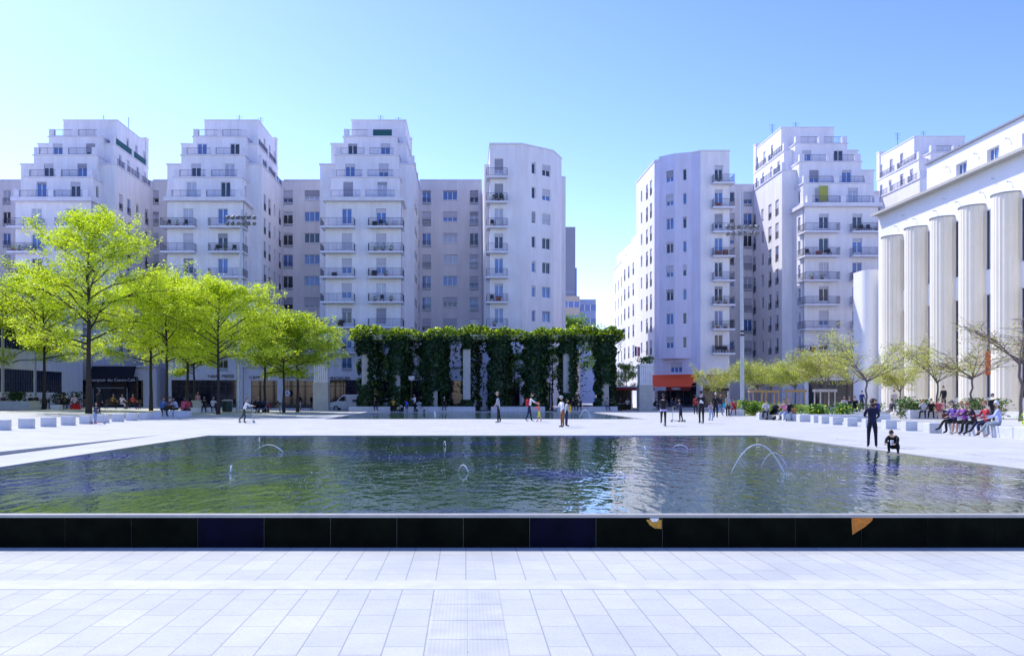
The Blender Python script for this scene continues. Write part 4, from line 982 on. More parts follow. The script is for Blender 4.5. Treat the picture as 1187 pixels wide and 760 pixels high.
# long low benches along the far pool
for a, b, lab in ((404, 452, 'long low stone bench before the parked van'), (468, 551, 'long low stone bench with the person in white cap'), (569, 632, 'long low stone bench behind the woman with the red backpack'), (646, 716, 'long low stone bench ending near the cafe terrace')):
    t = thing('stone_bench', lab, 'bench', (wx((a + b) / 2, 90.3), 90.3, 0), 'long stone benches before the pergola'); mb = MB(); xa_, xb_ = wx(a, 90), wx(b, 90); n_ = max(2, int((xb_ - xa_) / 2.4)); d_ = (xb_ - xa_) / n_
    for k in range(n_): mb.bev(xa_ + d_ * k + .006, xa_ + d_ * (k + 1) - .006, 90.0, 90.6, .0, .52, .02)
    mb.build('slab', [STONE], t)
# stone pillars
def pillar(label, pxa, pxb, ytop, Y, ysplit):
    x0, x1 = wx(pxa, Y), wx(pxb, Y); t = thing('stone_pillar', label, 'pillar', ((x0 + x1) / 2, Y, 0), 'square stone pillars flanking the pergola'); zt = wz(ytop, Y); zs = wz(ysplit, Y)
    mb = MB(); mb.bev(x0, x1, Y - .75, Y + .75, 0, zs, .02); mb.build('base', [STONE2], t)
    mb = MB(); mb.box(x0 + .06, x1 - .06, Y - .69, Y + .69, zs + .002, zs + .16); n_ = 7; wv = (x1 - x0 - .12) / n_
    for k in range(n_): mb.bev(x0 + .06 + wv * k + .012, x0 + .06 + wv * (k + 1) - .012, Y - .69, Y + .69, zs + .162, zt - .2, .03)
    mb.bev(x0, x1, Y - .74, Y + .74, zt - .198, zt, .03); mb.build('fluted_shaft', [STONE3], t)
    return t, (x0 + x1) / 2, zt
pillar('square stone pillar with a fluted pale upper half, beside the white van', 364, 381.5, 418.5, 92, 443)
pl, px_, zt = pillar('square stone pillar topped with a green plant, beside the red awning', 739.5, 755.5, 422, 92, 446)
shrub('pillar_plant', 'bushy green plant growing on top of the stone pillar by the awning', px_ - .55, px_ + .75, 91.6, 92.4, .85, 420, [LEAF_IVY, LEAF_SHRUB], [.5, .5], z0=zt + .002, sz=.12, cat='plant')
# ---------------------------------------------------------------- cubes and benches
def cube_block(name, label, x, y, z, sx, sy, sz, group):
    t = bpy.data.objects.new(name, None); mb = MB(); mb.bev(x - sx / 2, x + sx / 2, y - sy / 2, y + sy / 2, z, z + sz, .015)
    C_ = bpy.data.objects; C_.remove(t)
    o = mb.build(name, [STONE], None, (x, y, z)); return tag(o, label, 'stone block', group)
LW = ['cut by the photo edge', 'second from the photo edge', 'third from the photo edge', 'fourth from the photo edge', 'just before the small child', 'just past the small child', 'two past the small child', 'three past the small child', 'four past the small child', 'beside the sitters in blue and red']
for k in range(10):
    Y = 37.6 + 2.08 * k; x = -20.2; cube_block('stone_block', 'pale stone cube seat on the shady terrace row, ' + LW[k], x, Y, gz(x, Y) - .02, .55, .5, .47, 'stone cube seats in two rows')
RW = ['nearest the seated women', 'second from the seated women', 'third from the seated women', 'right behind the teenager in navy', 'just beyond the teenager in navy', 'third beyond the teenager in navy', 'fourth beyond the teenager in navy', 'farthest, touching the hedge bench']
for k, (Y, x) in enumerate([(37.6, 20.35), (40.1, 20.6), (42.3, 20.75), (44.3, 20.7), (46.2, 20.6), (48.5, 20.8), (50.5, 21.0), (52.4, 21.3)]):
    cube_block('stone_block', 'pale stone cube seat on the sunny side row, ' + RW[k].replace('right behind', 'close behind'), x, Y, 0, .54, .5, .44, 'stone cube seats in two rows')
def slab_bench(label, x0, x1, y0, y1, h, z=0.0, seg=1.5, back=False, m=None):
    t = thing('stone_bench', label, 'bench', ((x0 + x1) / 2, (y0 + y1) / 2, z)); mb = MB(); n_ = max(1, int((y1 - y0) / seg)) if y1 - y0 > x1 - x0 else 1; nx = max(1, int((x1 - x0) / seg)) if n_ == 1 else 1
    for i in range(n_):
        for j in range(nx): mb.bev(x0 + (x1 - x0) * j / nx + .005, x0 + (x1 - x0) * (j + 1) / nx - .005, y0 + (y1 - y0) * i / n_ + .005, y0 + (y1 - y0) * (i + 1) / n_ - .005, z, z + h, .02)
    mb.build('slab', [m or STONE], t); return t
slab_bench('long white stone bench under the row of seated women', 20.4, 21.2, 27.5, 36.85, .46)
slab_bench('white stone planter wall behind the seated women, below the shrubs', 31.2, 36.5, 60.6, 61.3, .62, seg=1.6)
slab_bench('white stone bench slab below the mixed hedge past the pushchair', 20.9, 26.6, 54.0, 54.6, .45, seg=1.4)
slab_bench('white stone block ending the shrub bed by the red-jacketed sitter', 21.2, 22.6, 70, 70.7, .5)
slab_bench('white stone bench with the tan bag standing on it', 20.6, 22.6, 55.6, 56.3, .46)
slab_bench('small white stone bench under the two reclining sitters behind the teenager', 27.2, 30.3, 61.6, 62.3, .45)
shrub('shrub_bed', 'bright green shrub bed just beyond the floodlight mast', wx(851, 72), wx(877, 72), 70.6, 74, 1.35, 1500, [LEAF_SHRUB, LEAF_LIME, LEAF_IVY], [.6, .2, .2], 'shrub beds on the sunny side', sz=.12)
shrub('shrub_bed', 'dense green hedge bed below the grey stake frame', wx(934, 56), wx(985, 56), 55, 58, 1.15, 2300, [LEAF_SHRUB, LEAF_LIME, LEAF_IVY], [.6, .15, .25], 'shrub beds on the sunny side')
shrub('shrub_bed', 'pale green shrub bed behind the seated woman with the pushchair', wx(880, 74), wx(928, 74), 73, 76, 1.1, 1400, [LEAF_SHRUB, LEAF_OLIVE], [.6, .4], 'shrub beds on the sunny side', sz=.12)
shrub('shrub_bed', 'mixed shrub bed along the theatre behind the white planter wall', 31.0, 34.4, 61.5, 63.2, 1.55, 1700, [LEAF_SHRUB, LEAF_IVY, LEAF_BUD], [.5, .35, .15], 'shrub beds on the sunny side')
shrub('shrub_bed', 'reddish mixed shrub bed behind the seated women', 34.6, 38.5, 61.5, 63.2, 1.5, 1500, [LEAF_SHRUB, LEAF_BUD, LEAF_IVY], [.45, .3, .25], 'shrub beds on the sunny side')
shrub('shrub_bed', 'bright green bush cut by the photo edge beside the women', 23.7, 26.0, 35.4, 37.0, 1.15, 1100, [LEAF_SHRUB, LEAF_LIME], [.6, .4], 'shrub beds on the sunny side', sz=.09)
shrub('shrub_bed', 'small dark shrubs along the end of the theatre', wx(985, 78), wx(1030, 78), 77, 78.5, 1.2, 900, [LEAF_SHRUB, LEAF_IVY], [.5, .5], 'shrub beds on the sunny side')
# planter with dark shrubs on the shady side
t = thing('planter', 'pale stone planter before the low building', 'planter', (-40.0, 76, gz(-40, 76))); mb = MB(); zg = gz(-40, 76); mb.bev(-41.5, -38.2, 75.6, 77.4, zg, zg + .75, .03); mb.build('trough', [STONE2], t)
shrub('planter_shrub', 'dark leafy shrub growing in the stone planter before the low building', -41.2, -38.6, 75.9, 77.0, .9, 800, [LEAF_IVY, LEAF_SHRUB], [.8, .2], z0=zg + .75, sz=.12)
shrub('planter_shrub', 'dark shrub against the low building wall near the second trunk', -42.5, -40.0, 88.5, 90, 1.6, 600, [LEAF_IVY, LEAF_SHRUB], [.85, .15], z0=gz(-40, 88), sz=.13)
def back_bench(label, x, y, z, rz, L_=2.2):
    t = thing('park_bench', label, 'bench', (x, y, z), 'slatted benches on the shady terrace'); t.rotation_euler = (0, 0, rz); ORG[t.name] = (0, 0, 0)
    mb = MB(); [mb.box(-L_ / 2, L_ / 2, -.25 + .13 * k, -.15 + .13 * k, .40, .44) for k in range(4)]; mb.build('seat', [mat('bench_wood', (.10, .075, .055), .7, .3, 3)], t)
    mb = MB(); [mb.box(-L_ / 2, L_ / 2, .27 + .02 * k, .30 + .02 * k, .55 + .13 * k, .64 + .13 * k) for k in range(3)]; mb.build('backrest', [MATS['bench_wood']], t)
    for s in (-1, 1):
        mb = MB(); mb.box(s * L_ * .42 - .03, s * L_ * .42 + .03, -.25, .3, .34, .395); mb.box(s * L_ * .42 - .03, s * L_ * .42 + .03, -.25, -.19, 0, .34); mb.tube([(s * L_ * .42, .26, 0), (s * L_ * .42, .34, .95)], .03, 5); mb.build('leg', [RAIL_D], t)
    return t
# ---------------------------------------------------------------- masts and lamps
def mast(label, px, Y, zt, zl, lean=0.0, cl=12):
    x = wx(px, Y); zg = gz(x, Y); t = thing('floodlight_mast', label, 'light mast', (x, Y, zg), 'tall floodlight masts')
    mb = MB(); mb.tube([(x, Y, zg), (x, Y, zg + 5), (x + lean, Y, zt)], [.17, .15, .09], 12); mb.build('pole', [STEEL], t)
    mb = MB(); mb.tube([(x, Y, zg + 6.55), (x, Y, zg + 6.7)], .165, 12); mb.tube([(x, Y, zg + 6.85), (x, Y, zg + 7)], .165, 12); mb.build('band', [BLACK], t)
    mb = MB(); xx = x + lean * .9
    for dz, wd in ((0, 1.3), (-.55, 1.0)): mb.tube([(xx - wd, Y - .1, zl + dz), (xx + wd, Y - .1, zl + dz)], .05, 6)
    mb.build('crossbar', [STEEL], t)
    for k in range(cl):
        a = -1.2 + 2.4 * (k % 6) / 5; dz = -.55 if k >= 6 else 0; mb = MB(); M = Matrix.Translation((xx + a, Y - .25, zl + dz + .12)) @ Matrix.Rotation(rng.uniform(-.9, .9), 4, 'Z') @ Matrix.Rotation(R(35) + rng.uniform(-.3, .3), 4, 'X')
        prof = [(.06, -.22), (.1, -.2), (.17, .02), (.18, .1)]; vs = []; 
        n_ = 8; vs = [M @ Vector((r_ * math.cos(6.283 * i / n_), z_, r_ * math.sin(6.283 * i / n_))) for r_, z_ in [(.06, .24), (.1, .2), (.18, -.08), (.18, -.14)] for i in range(n_)]
        mb.add(vs, [(j * n_ + i, j * n_ + (i + 1) % n_, (j + 1) * n_ + (i + 1) % n_, (j + 1) * n_ + i) for j in range(3) for i in range(n_)] + [tuple(range(n_)), tuple(range(3 * n_ + n_ - 1, 3 * n_ - 1, -1))]); mb.build('floodlight', [mat('lamp_housing', (.16, .17, .19), .5, .3, 5)], t)
    return t
mast('tall steel floodlight mast with a cluster of lamps, standing among the lime trees', 276, 79, wz(243, 79), wz(254, 79), .35)
mast('tall steel floodlight mast with a cluster of lamps, in front of the recessed shaded wing', 860.5, 71, wz(224, 71), wz(265, 71), -.1)
t = thing('street_lamp', 'black street lamp with a pale lantern in front of the ivy', 'street lamp', (wx(477, 90.9), 90.85, 0)); x = wx(477, 90.9); mb = MB(); mb.tube([(x, 90.85, 0), (x, 90.85, 3.2)], [.11, .08], 8); mb.tube([(x, 90.85, .0), (x, 90.85, .5)], .16, 8); mb.build('post', [BLACK], t)
mb = MB(); mb.lathe((x, 90.85, 3.2), [(.06, 0), (.3, .12), (.36, .5), (.2, .55)], 10); mb.build('lantern', [mat('frosted_lantern', (.6, .62, .65), .3)], t); mb = MB(); mb.lathe((x, 90.85, 3.75), [(.4, 0), (.1, .2), (.03, .45)], 10); mb.build('lantern_cap', [BLACK], t)
# litter bin
x = wx(263.5, 77); y = 77; zg = gz(x, y); t = thing('litter_bin', 'dark green slatted litter bin by a tree trunk on the terrace', 'litter bin', (x, y, zg)); mb = MB()
for k in range(18):
    a = 6.283 * k / 18; mb.box(-.045, .045, -.01, .01, .12, 1.0, 0, Matrix.Translation((x + .42 * math.cos(a), y + .42 * math.sin(a), zg)) @ Matrix.Rotation(a + math.pi / 2, 4, 'Z'))
mb.build('slats', [mat('bin_green', (.02, .05, .045), .6)], t); mb = MB(); mb.lathe((x, y, zg), [(.38, .06), (.39, .95)], 14); mb.build('liner', [BLACK], t); mb = MB(); mb.lathe((x, y, zg + 1.05), [(.5, 0), (.5, .05), (.3, .1)], 16); mb.build('lid', [STEEL], t); mb = MB(); [mb.box(x + s * .43 - .02, x + s * .43 + .02, y - .02, y + .02, zg, zg + 1.05) for s in (-1, 1)]; mb.build('bracket', [STEEL], t)
# pedestal planter pot
x = wx(229, 80); zg = gz(x, 80); t = thing('stone_pot', 'grey stone pot on a pedestal behind the man in the white shirt', 'planter', (x, 80, zg)); mb = MB(); mb.lathe((x, 80, zg), [(.3, 0), (.3, .2), (.42, .35), (.5, .85), (.58, .9), (.58, 1.0), (.45, 1.0)], 14); mb.build('bowl', [STONE2], t)
# ---------------------------------------------------------------- cafe terrace
t = thing('cafe_terrace', 'cafe terrace under a blue-white flat canopy on posts, left of the planted pillar', 'cafe terrace', (wx(722, 101), 101, 0)); t['label'] = 'cafe terrace under a pale flat canopy on posts beside the planted pillar'
xa, xb = wx(705, 101), wx(738, 101); mb = MB(); mb.box(xa, xb, 99.2, 103.6, 2.55, 2.75); mb.build('canopy', [mat('pale_blue_canopy', (.38, .40, .55), .7)], t)
mb = MB(); mb.box(xa, xb, 99.15, 99.19, 2.25, 2.6); mb.build('valance', [MATS['dark_red_valance']], t)
for px in (706, 729, 737): mb = MB(); mb.box(wx(px, 101) - .05, wx(px, 101) + .05, 99.3, 99.4, 0, 2.548); mb.build('post', [WHITEP], t)
mb = MB(); mb.box(xa, xb, 103.62, 103.7, 0, 2.54); mb.build('back_screen', [DARK], t)
for k, px in enumerate((710, 717, 724, 733)):
    x = wx(px, 100.3); q = thing('cafe_table', ['small round cafe table at the pergola end of the terrace', 'small round cafe table second from the pergola end', 'small round cafe table in the middle of the terrace', 'small round cafe table against the stone pillar'][k], 'table', (x, 100.3, 0), 'cafe terrace tables'); mb = MB(); mb.lathe((x, 100.3, .72), [(.36, 0), (.36, .03)], 14); mb.build('tabletop', [WHITEP], q); mb = MB(); mb.lathe((x, 100.3, 0), [(.25, 0), (.04, .06), (.03, .715)], 10); mb.build('pedestal', [BLACK], q)
fl = thing('flag', 'small blue, white and red flag on a pole from the corner block', 'flag', (wx(737, 106), 106, 8)); x = wx(737, 106); mb = MB(); mb.tube([(24.45, 111.4, 6.6), (x - .2, 106, 7.8)], .025, 5); mb.build('pole', [STEEL], fl)
mb = MB(); 
for k in range(3): mb.quad((x - .15 + .22 * k, 106 - .05 * (k % 2), 7.7 - .02 * k), (x + .07 + .22 * k, 106 - .05 * ((k + 1) % 2), 7.68 - .02 * k), (x + .07 + .22 * k, 106 - .05 * ((k + 1) % 2), 6.5), (x - .15 + .22 * k, 106 - .05 * (k % 2), 6.52), k)
mb.build('cloth', [mat('flag_blue', (.02, .05, .3), .8), mat('flag_white', (.8, .8, .8), .8), mat('flag_red', (.55, .02, .03), .8)], fl)
# ---------------------------------------------------------------- parked vans
def van(label, x, y, body, kind='van', rz=0):
    t = thing('parked_van' if kind == 'van' else 'parked_car', label, kind, (x, y, -.105)); off = Vector((x, y, -.105))
    if kind == 'van': prof = [(-2.1, .35), (-2.1, .75), (-1.95, .98), (-1.25, 1.15), (-.62, 1.78), (-.3, 1.88), (1.95, 1.9), (2.1, 1.7), (2.12, .4)]; win = [(-1.08, 1.17), (-.55, 1.7), (-.12, 1.74), (-.12, 1.15)]
    else: prof = [(-2.0, .35), (-2.05, .65), (-1.9, .85), (-1.05, 1.0), (-.35, 1.45), (.8, 1.5), (1.55, 1.1), (1.95, 1.0), (2.0, .4)]; win = [(-.9, 1.0), (-.32, 1.38), (.75, 1.42), (1.3, 1.05)]
    n_ = len(prof); vs = []
    for w_, ins in ((-.86, .06), (-.8, 0), (.8, 0), (.86, .06)):
        pass
    for yy, sc in ((-.85, .94), (-.80, 1.0), (.80, 1.0), (.85, .94)): vs += [(px * (1 if sc == 1 else .985), yy, .9 + (pz - .9) * sc) for px, pz in prof]
    mb = MB(); mb.add([(x + v[0], y + v[1], v[2] - .105) for v in vs], [(j * n_ + i, j * n_ + (i + 1) % n_, (j + 1) * n_ + (i + 1) % n_, (j + 1) * n_ + i) for j in range(3) for i in range(n_)] + [tuple(range(n_ - 1, -1, -1)), tuple(range(3 * n_, 4 * n_))]); mb.build('body', [body], t)
    for s in (-1, 1):
        mb = MB(); q = [(x + a, y + s * .856, b - .105) for a, b in win]; mb.add(q, [(0, 1, 2, 3) if s > 0 else (3, 2, 1, 0)]); mb.build('side_window', [SHOPGLASS], t)
    a, b = (prof[3], prof[4]); mb = MB(); e = .012; q = [(x + a[0] + .06 - e, y - .7, a[1] - .105 + .05 + e), (x + b[0] - .05 - e, y - .66, b[1] - .105 - .05 + e), (x + b[0] - .05 - e, y + .66, b[1] - .105 - .05 + e), (x + a[0] + .06 - e, y + .7, a[1] - .105 + .05 + e)]; mb.add(q, [(3, 2, 1, 0)]); mb.build('windscreen', [SHOPGLASS], t)
    for wx_ in (-1.3, 1.3):
        for s in (-1, 1):
            mb = MB(); mb.tube([(x + wx_, y + s * .66, .32 - .105), (x + wx_, y + s * .87, .32 - .105)], .32, 18); w_ = mb.build('wheel', [BLACK], t); mb = MB(); mb.tube([(x + wx_, y + s * .871, .32 - .105), (x + wx_, y + s * .885, .32 - .105)], .19, 12); mb.build('rim', [STEEL], w_)
    for s in (-1, 1): mb = MB(); mb.box(x - 2.1, x - 2.04, y + s * .62 - .14, y + s * .62 + .14, .58, .72); mb.build('headlight', [mat('headlight', (.7, .72, .75), .15)], t)
    mb = MB(); mb.box(x - 2.14, x - 2.02, y - .84, y + .84, .2, .4); mb.build('bumper', [BLACK], t)
    if kind == 'van': mb = MB(); mb.box(x + .55, x + 1.05, y - .866, y - .858, .95, 1.22); mb.build('emblem', [mat('van_emblem', (.03, .03, .12), .5)], t)
    return t
van('white delivery van with a small dark emblem, parked beside the stone pillar', wx(404, 98.5), 98.5, WHITEP)
van('white car parked behind the second ivy curtain', wx(448, 98.5), 98.5, mat('pale_blue_car_paint', (.55, .6, .7), .3, .03), 'car')
# ---------------------------------------------------------------- water jets
JET = mat('spray_water', (.80, .86, .95), .15, .1, 20, spec=.8)
def jet(label, px0, px1, pytop, pybase, rad=.011, drops=60, name='water_jet'):
    Y = gy(pybase); xa, xb = wx(px0, Y), wx(px1, Y); h = wz(pytop, Y); t = thing(name, label, 'water jet', (xa, Y, 0), 'fountain jets in the pools'); mb = MB(); pts = []
    n_ = 18; 
    for i in range(n_ + 1):
        f = i / n_; pts.append((xa + (xb - xa) * f, Y - .25 * f, h * 4 * f * (1 - f) + .0))
    mb.tube(pts, [rad * (1 + 1.0 * i / n_) for i in range(n_ + 1)], 5); mb.build('stream', [JET], t, smooth=True)
    mb = MB()
    for k in range(drops):
        f = rng.random() ** .6; s = rad * rng.uniform(.25, .6); p = (xa + (xb - xa) * f + rng.gauss(0, .025), Y - .25 * f + rng.gauss(0, .03), max(.01, h * 4 * f * (1 - f) + rng.gauss(0, .02))); mb.ell(p, (s, s, s), 0, 5, 3)
    for k in range(drops // 2):
        s = rad * rng.uniform(.3, .7); mb.ell((xb + rng.gauss(0, .12), Y - .25 + rng.gauss(0, .12), abs(rng.gauss(.01, .03))), (s, s, s), 0, 5, 3)
    mb.build('spray', [JET], t)
jet('tall arching water jet in the large pool nearest the crouching child', 847, 905, 514.5, 549, .007, 220)
jet('short second arc of water inside the tall jet', 882, 908, 524, 541, .004, 80)
jet('small upright spurt of water on the shady side of the pool', 269, 271, 539, 546, .007, 40)
jet('tiny arc of water in the middle of the large pool', 531, 543, 538, 546, .006, 40)
jet('low splash of water near the middle, before the sky reflection', 712, 722, 546, 551, .006, 40)
jet('low splash near the far rim on the shady side of the pool', 295, 330, 515, 523, .006, 40)
jet('small spurt near the far rim of the large pool, below the boy in grey', 514, 517, 511, 516, .007, 24)
jet('small spurt near the far rim below the children on scooters', 744, 747, 517, 521, .008, 24)
jet('low arc of water near the far rim below the tall man on a scooter', 780, 795, 515, 519, .006, 30)
jet('thin spurt of water in the far pool by the child in blue', 503, 505, 477, 484, .02, 24)
jet('thin spurt of water in the far pool behind the woman and child', 672, 684, 475, 484, .02, 30)
jet('faint low arc near the far rim below the shady trees', 300, 303, 507, 512, .007, 20)
for k in range(5): pass
FOAM = mat('foam_specks', (.75, .8, .88), .4, .1, 20)
mb = MB()
for (a, b, py, n_) in ((300, 470, 517, 60), (560, 700, 543, 70), (360, 530, 548, 70), (690, 880, 522, 60), (905, 1000, 550, 70), (330, 380, 560, 20), (420, 520, 530, 40), (720, 800, 545, 40)):
    for k in range(n_):
        px = rng.uniform(a, b); Y = gy(py + rng.gauss(0, 3.5)); s = rng.uniform(.004, .010); mb.ell((wx(px, Y), Y, -.006), (s * 1.5, s, s * .5), 0, 5, 3)
tag(mb.build('droplets', [FOAM], None, (0, 20, 0)), 'scattered water droplets and foam specks falling on the large pool', 'spray', kind='stuff')
# ---------------------------------------------------------------- people
SKINS = [mat('skin_light', (.52, .33, .24), .6, .08, 20), mat('skin_tan', (.36, .21, .14), .6, .08, 20), mat('skin_dark', (.13, .075, .05), .6, .08, 20)]
HAIRC = {'brown': (.06, .032, .018), 'black': (.010, .009, .010), 'blond': (.50, .34, .14), 'red': (.34, .11, .035), 'white': (.72, .72, .74), 'grey': (.25, .25, .26)}
CLO = {}
def cloth(col):
    k = tuple(col)
    if k not in CLO: CLO[k] = mat('cloth_%d' % len(CLO), col, .85, .22, 9, .15)
    return CLO[k]
BL = (.012, .012, .016); NV = (.015, .02, .06); DG = (.05, .055, .065); WH = (.78, .78, .80); LW = (.60, .58, .74); JN = (.06, .09, .20); LJ = (.28, .36, .55); RD = (.45, .02, .03); GR = (.32, .33, .38)
def rotx(v, a): c, s = math.cos(a), math.sin(a); return Vector((v[0], v[1] * c - v[2] * s, v[1] * s + v[2] * c))
def build_pose(P):
    """joint positions for a 1.75 m figure facing -Y; returns joints with the soles at z = 0"""
    lean = R(P.get('lean', 2)); J = {}
    up = Vector((0, -math.sin(lean), math.cos(lean)))
    J['pel'] = Vector((0, 0, 0)); J['spi'] = up * .2; l2 = lean + R(P.get('hunch', 3)); u2 = Vector((0, -math.sin(l2), math.cos(l2)))
    J['che'] = J['spi'] + u2 * .22; J['nek'] = J['che'] + u2 * .17
    hd = l2 + R(P.get('nod', 0)); J['hed'] = J['nek'] + Vector((0, -math.sin(hd) * .5, math.cos(hd))).normalized() * .20
    for s, n in ((-1, 'R'), (1, 'L')):
        a = P.get('arm' + n, P.get('arm', (5, 8, 12)))                     # flex, spread, elbow
        sh = J['che'] + u2 * .10 + Vector((s * .185, 0, 0)); J['sho' + n] = sh
        f, sp, el = R(a[0]), R(a[1]), R(a[2]); tw = R(a[3]) if len(a) > 3 else 0
        d = Vector((s * math.sin(sp), -math.sin(f) * math.cos(sp), -math.cos(f) * math.cos(sp))); J['elb' + n] = sh + d * .285
        f2 = f + el; d2 = Vector((s * (math.sin(sp) * .5 - math.sin(tw)), -math.sin(f2), -math.cos(f2))).normalized(); J['wri' + n] = J['elb' + n] + d2 * .25; J['han' + n] = J['wri' + n] + d2 * .09; J['hd' + n] = d2
        g = P.get('leg' + n, P.get('leg', (0, 3, 2)))                       # flex, spread, knee
        hp = Vector((s * .095, 0, -.03)); J['hip' + n] = hp; f, sp, kn = R(g[0]), R(g[1]), R(g[2])
        d = Vector((s * math.sin(sp), -math.sin(f) * math.cos(sp), -math.cos(f) * math.cos(sp))); J['kne' + n] = hp + d * .43
        f2 = f - kn; d2 = Vector((s * math.sin(sp) * .4, -math.sin(f2), -math.cos(f2))).normalized(); J['ank' + n] = J['kne' + n] + d2 * .42
        t = R(P.get('toe' + n, 0)); J['toe' + n] = J['ank' + n] + Vector((s * .03, -.17 * math.cos(t), -.055 + .17 * math.sin(t)))
    low = min(min(J['ank' + n].z - .085, J['toe' + n].z - .035) for n in 'LR')
    for k in J:
        if not k.startswith('hd'): J[k] = J[k] - Vector((0, 0, low))
    return J
RADII = dict(pel=(.165, .12), spi=(.150, .108), che=(.175, .115), nek=(.062, .062), shoR=(.075, .07), shoL=(.075, .07), elbR=(.05, .048), elbL=(.05, .048), wriR=(.034, .028), wriL=(.034, .028), hanR=(.042, .022), hanL=(.042, .022), hipR=(.105, .11), hipL=(.105, .11), kneR=(.068, .066), kneL=(.068, .066), ankR=(.05, .052), ankL=(.05, .052), toeR=(.042, .034), toeL=(.042, .034))
BONES = [('pel', 'spi', 1), ('spi', 'che', 1), ('che', 'nek', 1)] + [b for n in 'LR' for b in (('che', 'sho' + n, 1), ('sho' + n, 'elb' + n, 'ua'), ('elb' + n, 'wri' + n, 'fa'), ('wri' + n, 'han' + n, 0), ('pel', 'hip' + n, 2), ('hip' + n, 'kne' + n, 'th'), ('kne' + n, 'ank' + n, 'sk'), ('ank' + n, 'toe' + n, 3))]
BODY_CACHE = {}
def skin_body(J, fat=1.0):
    names = list(RADII); idx = {n: i for i, n in enumerate(names)}
    me = bpy.data.meshes.new('b'); me.from_pydata([J[n] for n in names], [(idx[a], idx[b]) for a, b, _ in BONES], [])
    o = bpy.data.objects.new('b', me); C.objects.link(o); md = o.modifiers.new('s', 'SKIN'); md.use_smooth_shade = True; md.branch_smoothing = .5
    for n in names:
        sv = me.skin_vertices[0].data[idx[n]]; r = RADII[n]; k = fat if n in ('pel', 'spi', 'che', 'hipR', 'hipL') else 1 + (fat - 1) * .5
        sv.radius = (r[0] * k, r[1] * k); sv.use_root = (n == 'pel')
    sb = o.modifiers.new('u', 'SUBSURF'); sb.levels = 1; sb.render_levels = 1
    dg = bpy.context.evaluated_depsgraph_get(); out = bpy.data.meshes.new_from_object(o.evaluated_get(dg)); C.objects.unlink(o); bpy.data.objects.remove(o); bpy.data.meshes.remove(me)
    return out
def seg_d(p, a, b):
    ab = b - a; t = max(0, min(1, (p - a).dot(ab) / max(ab.length_squared, 1e-9))); return (p - (a + ab * t)).length
PEOPLE_N = 0
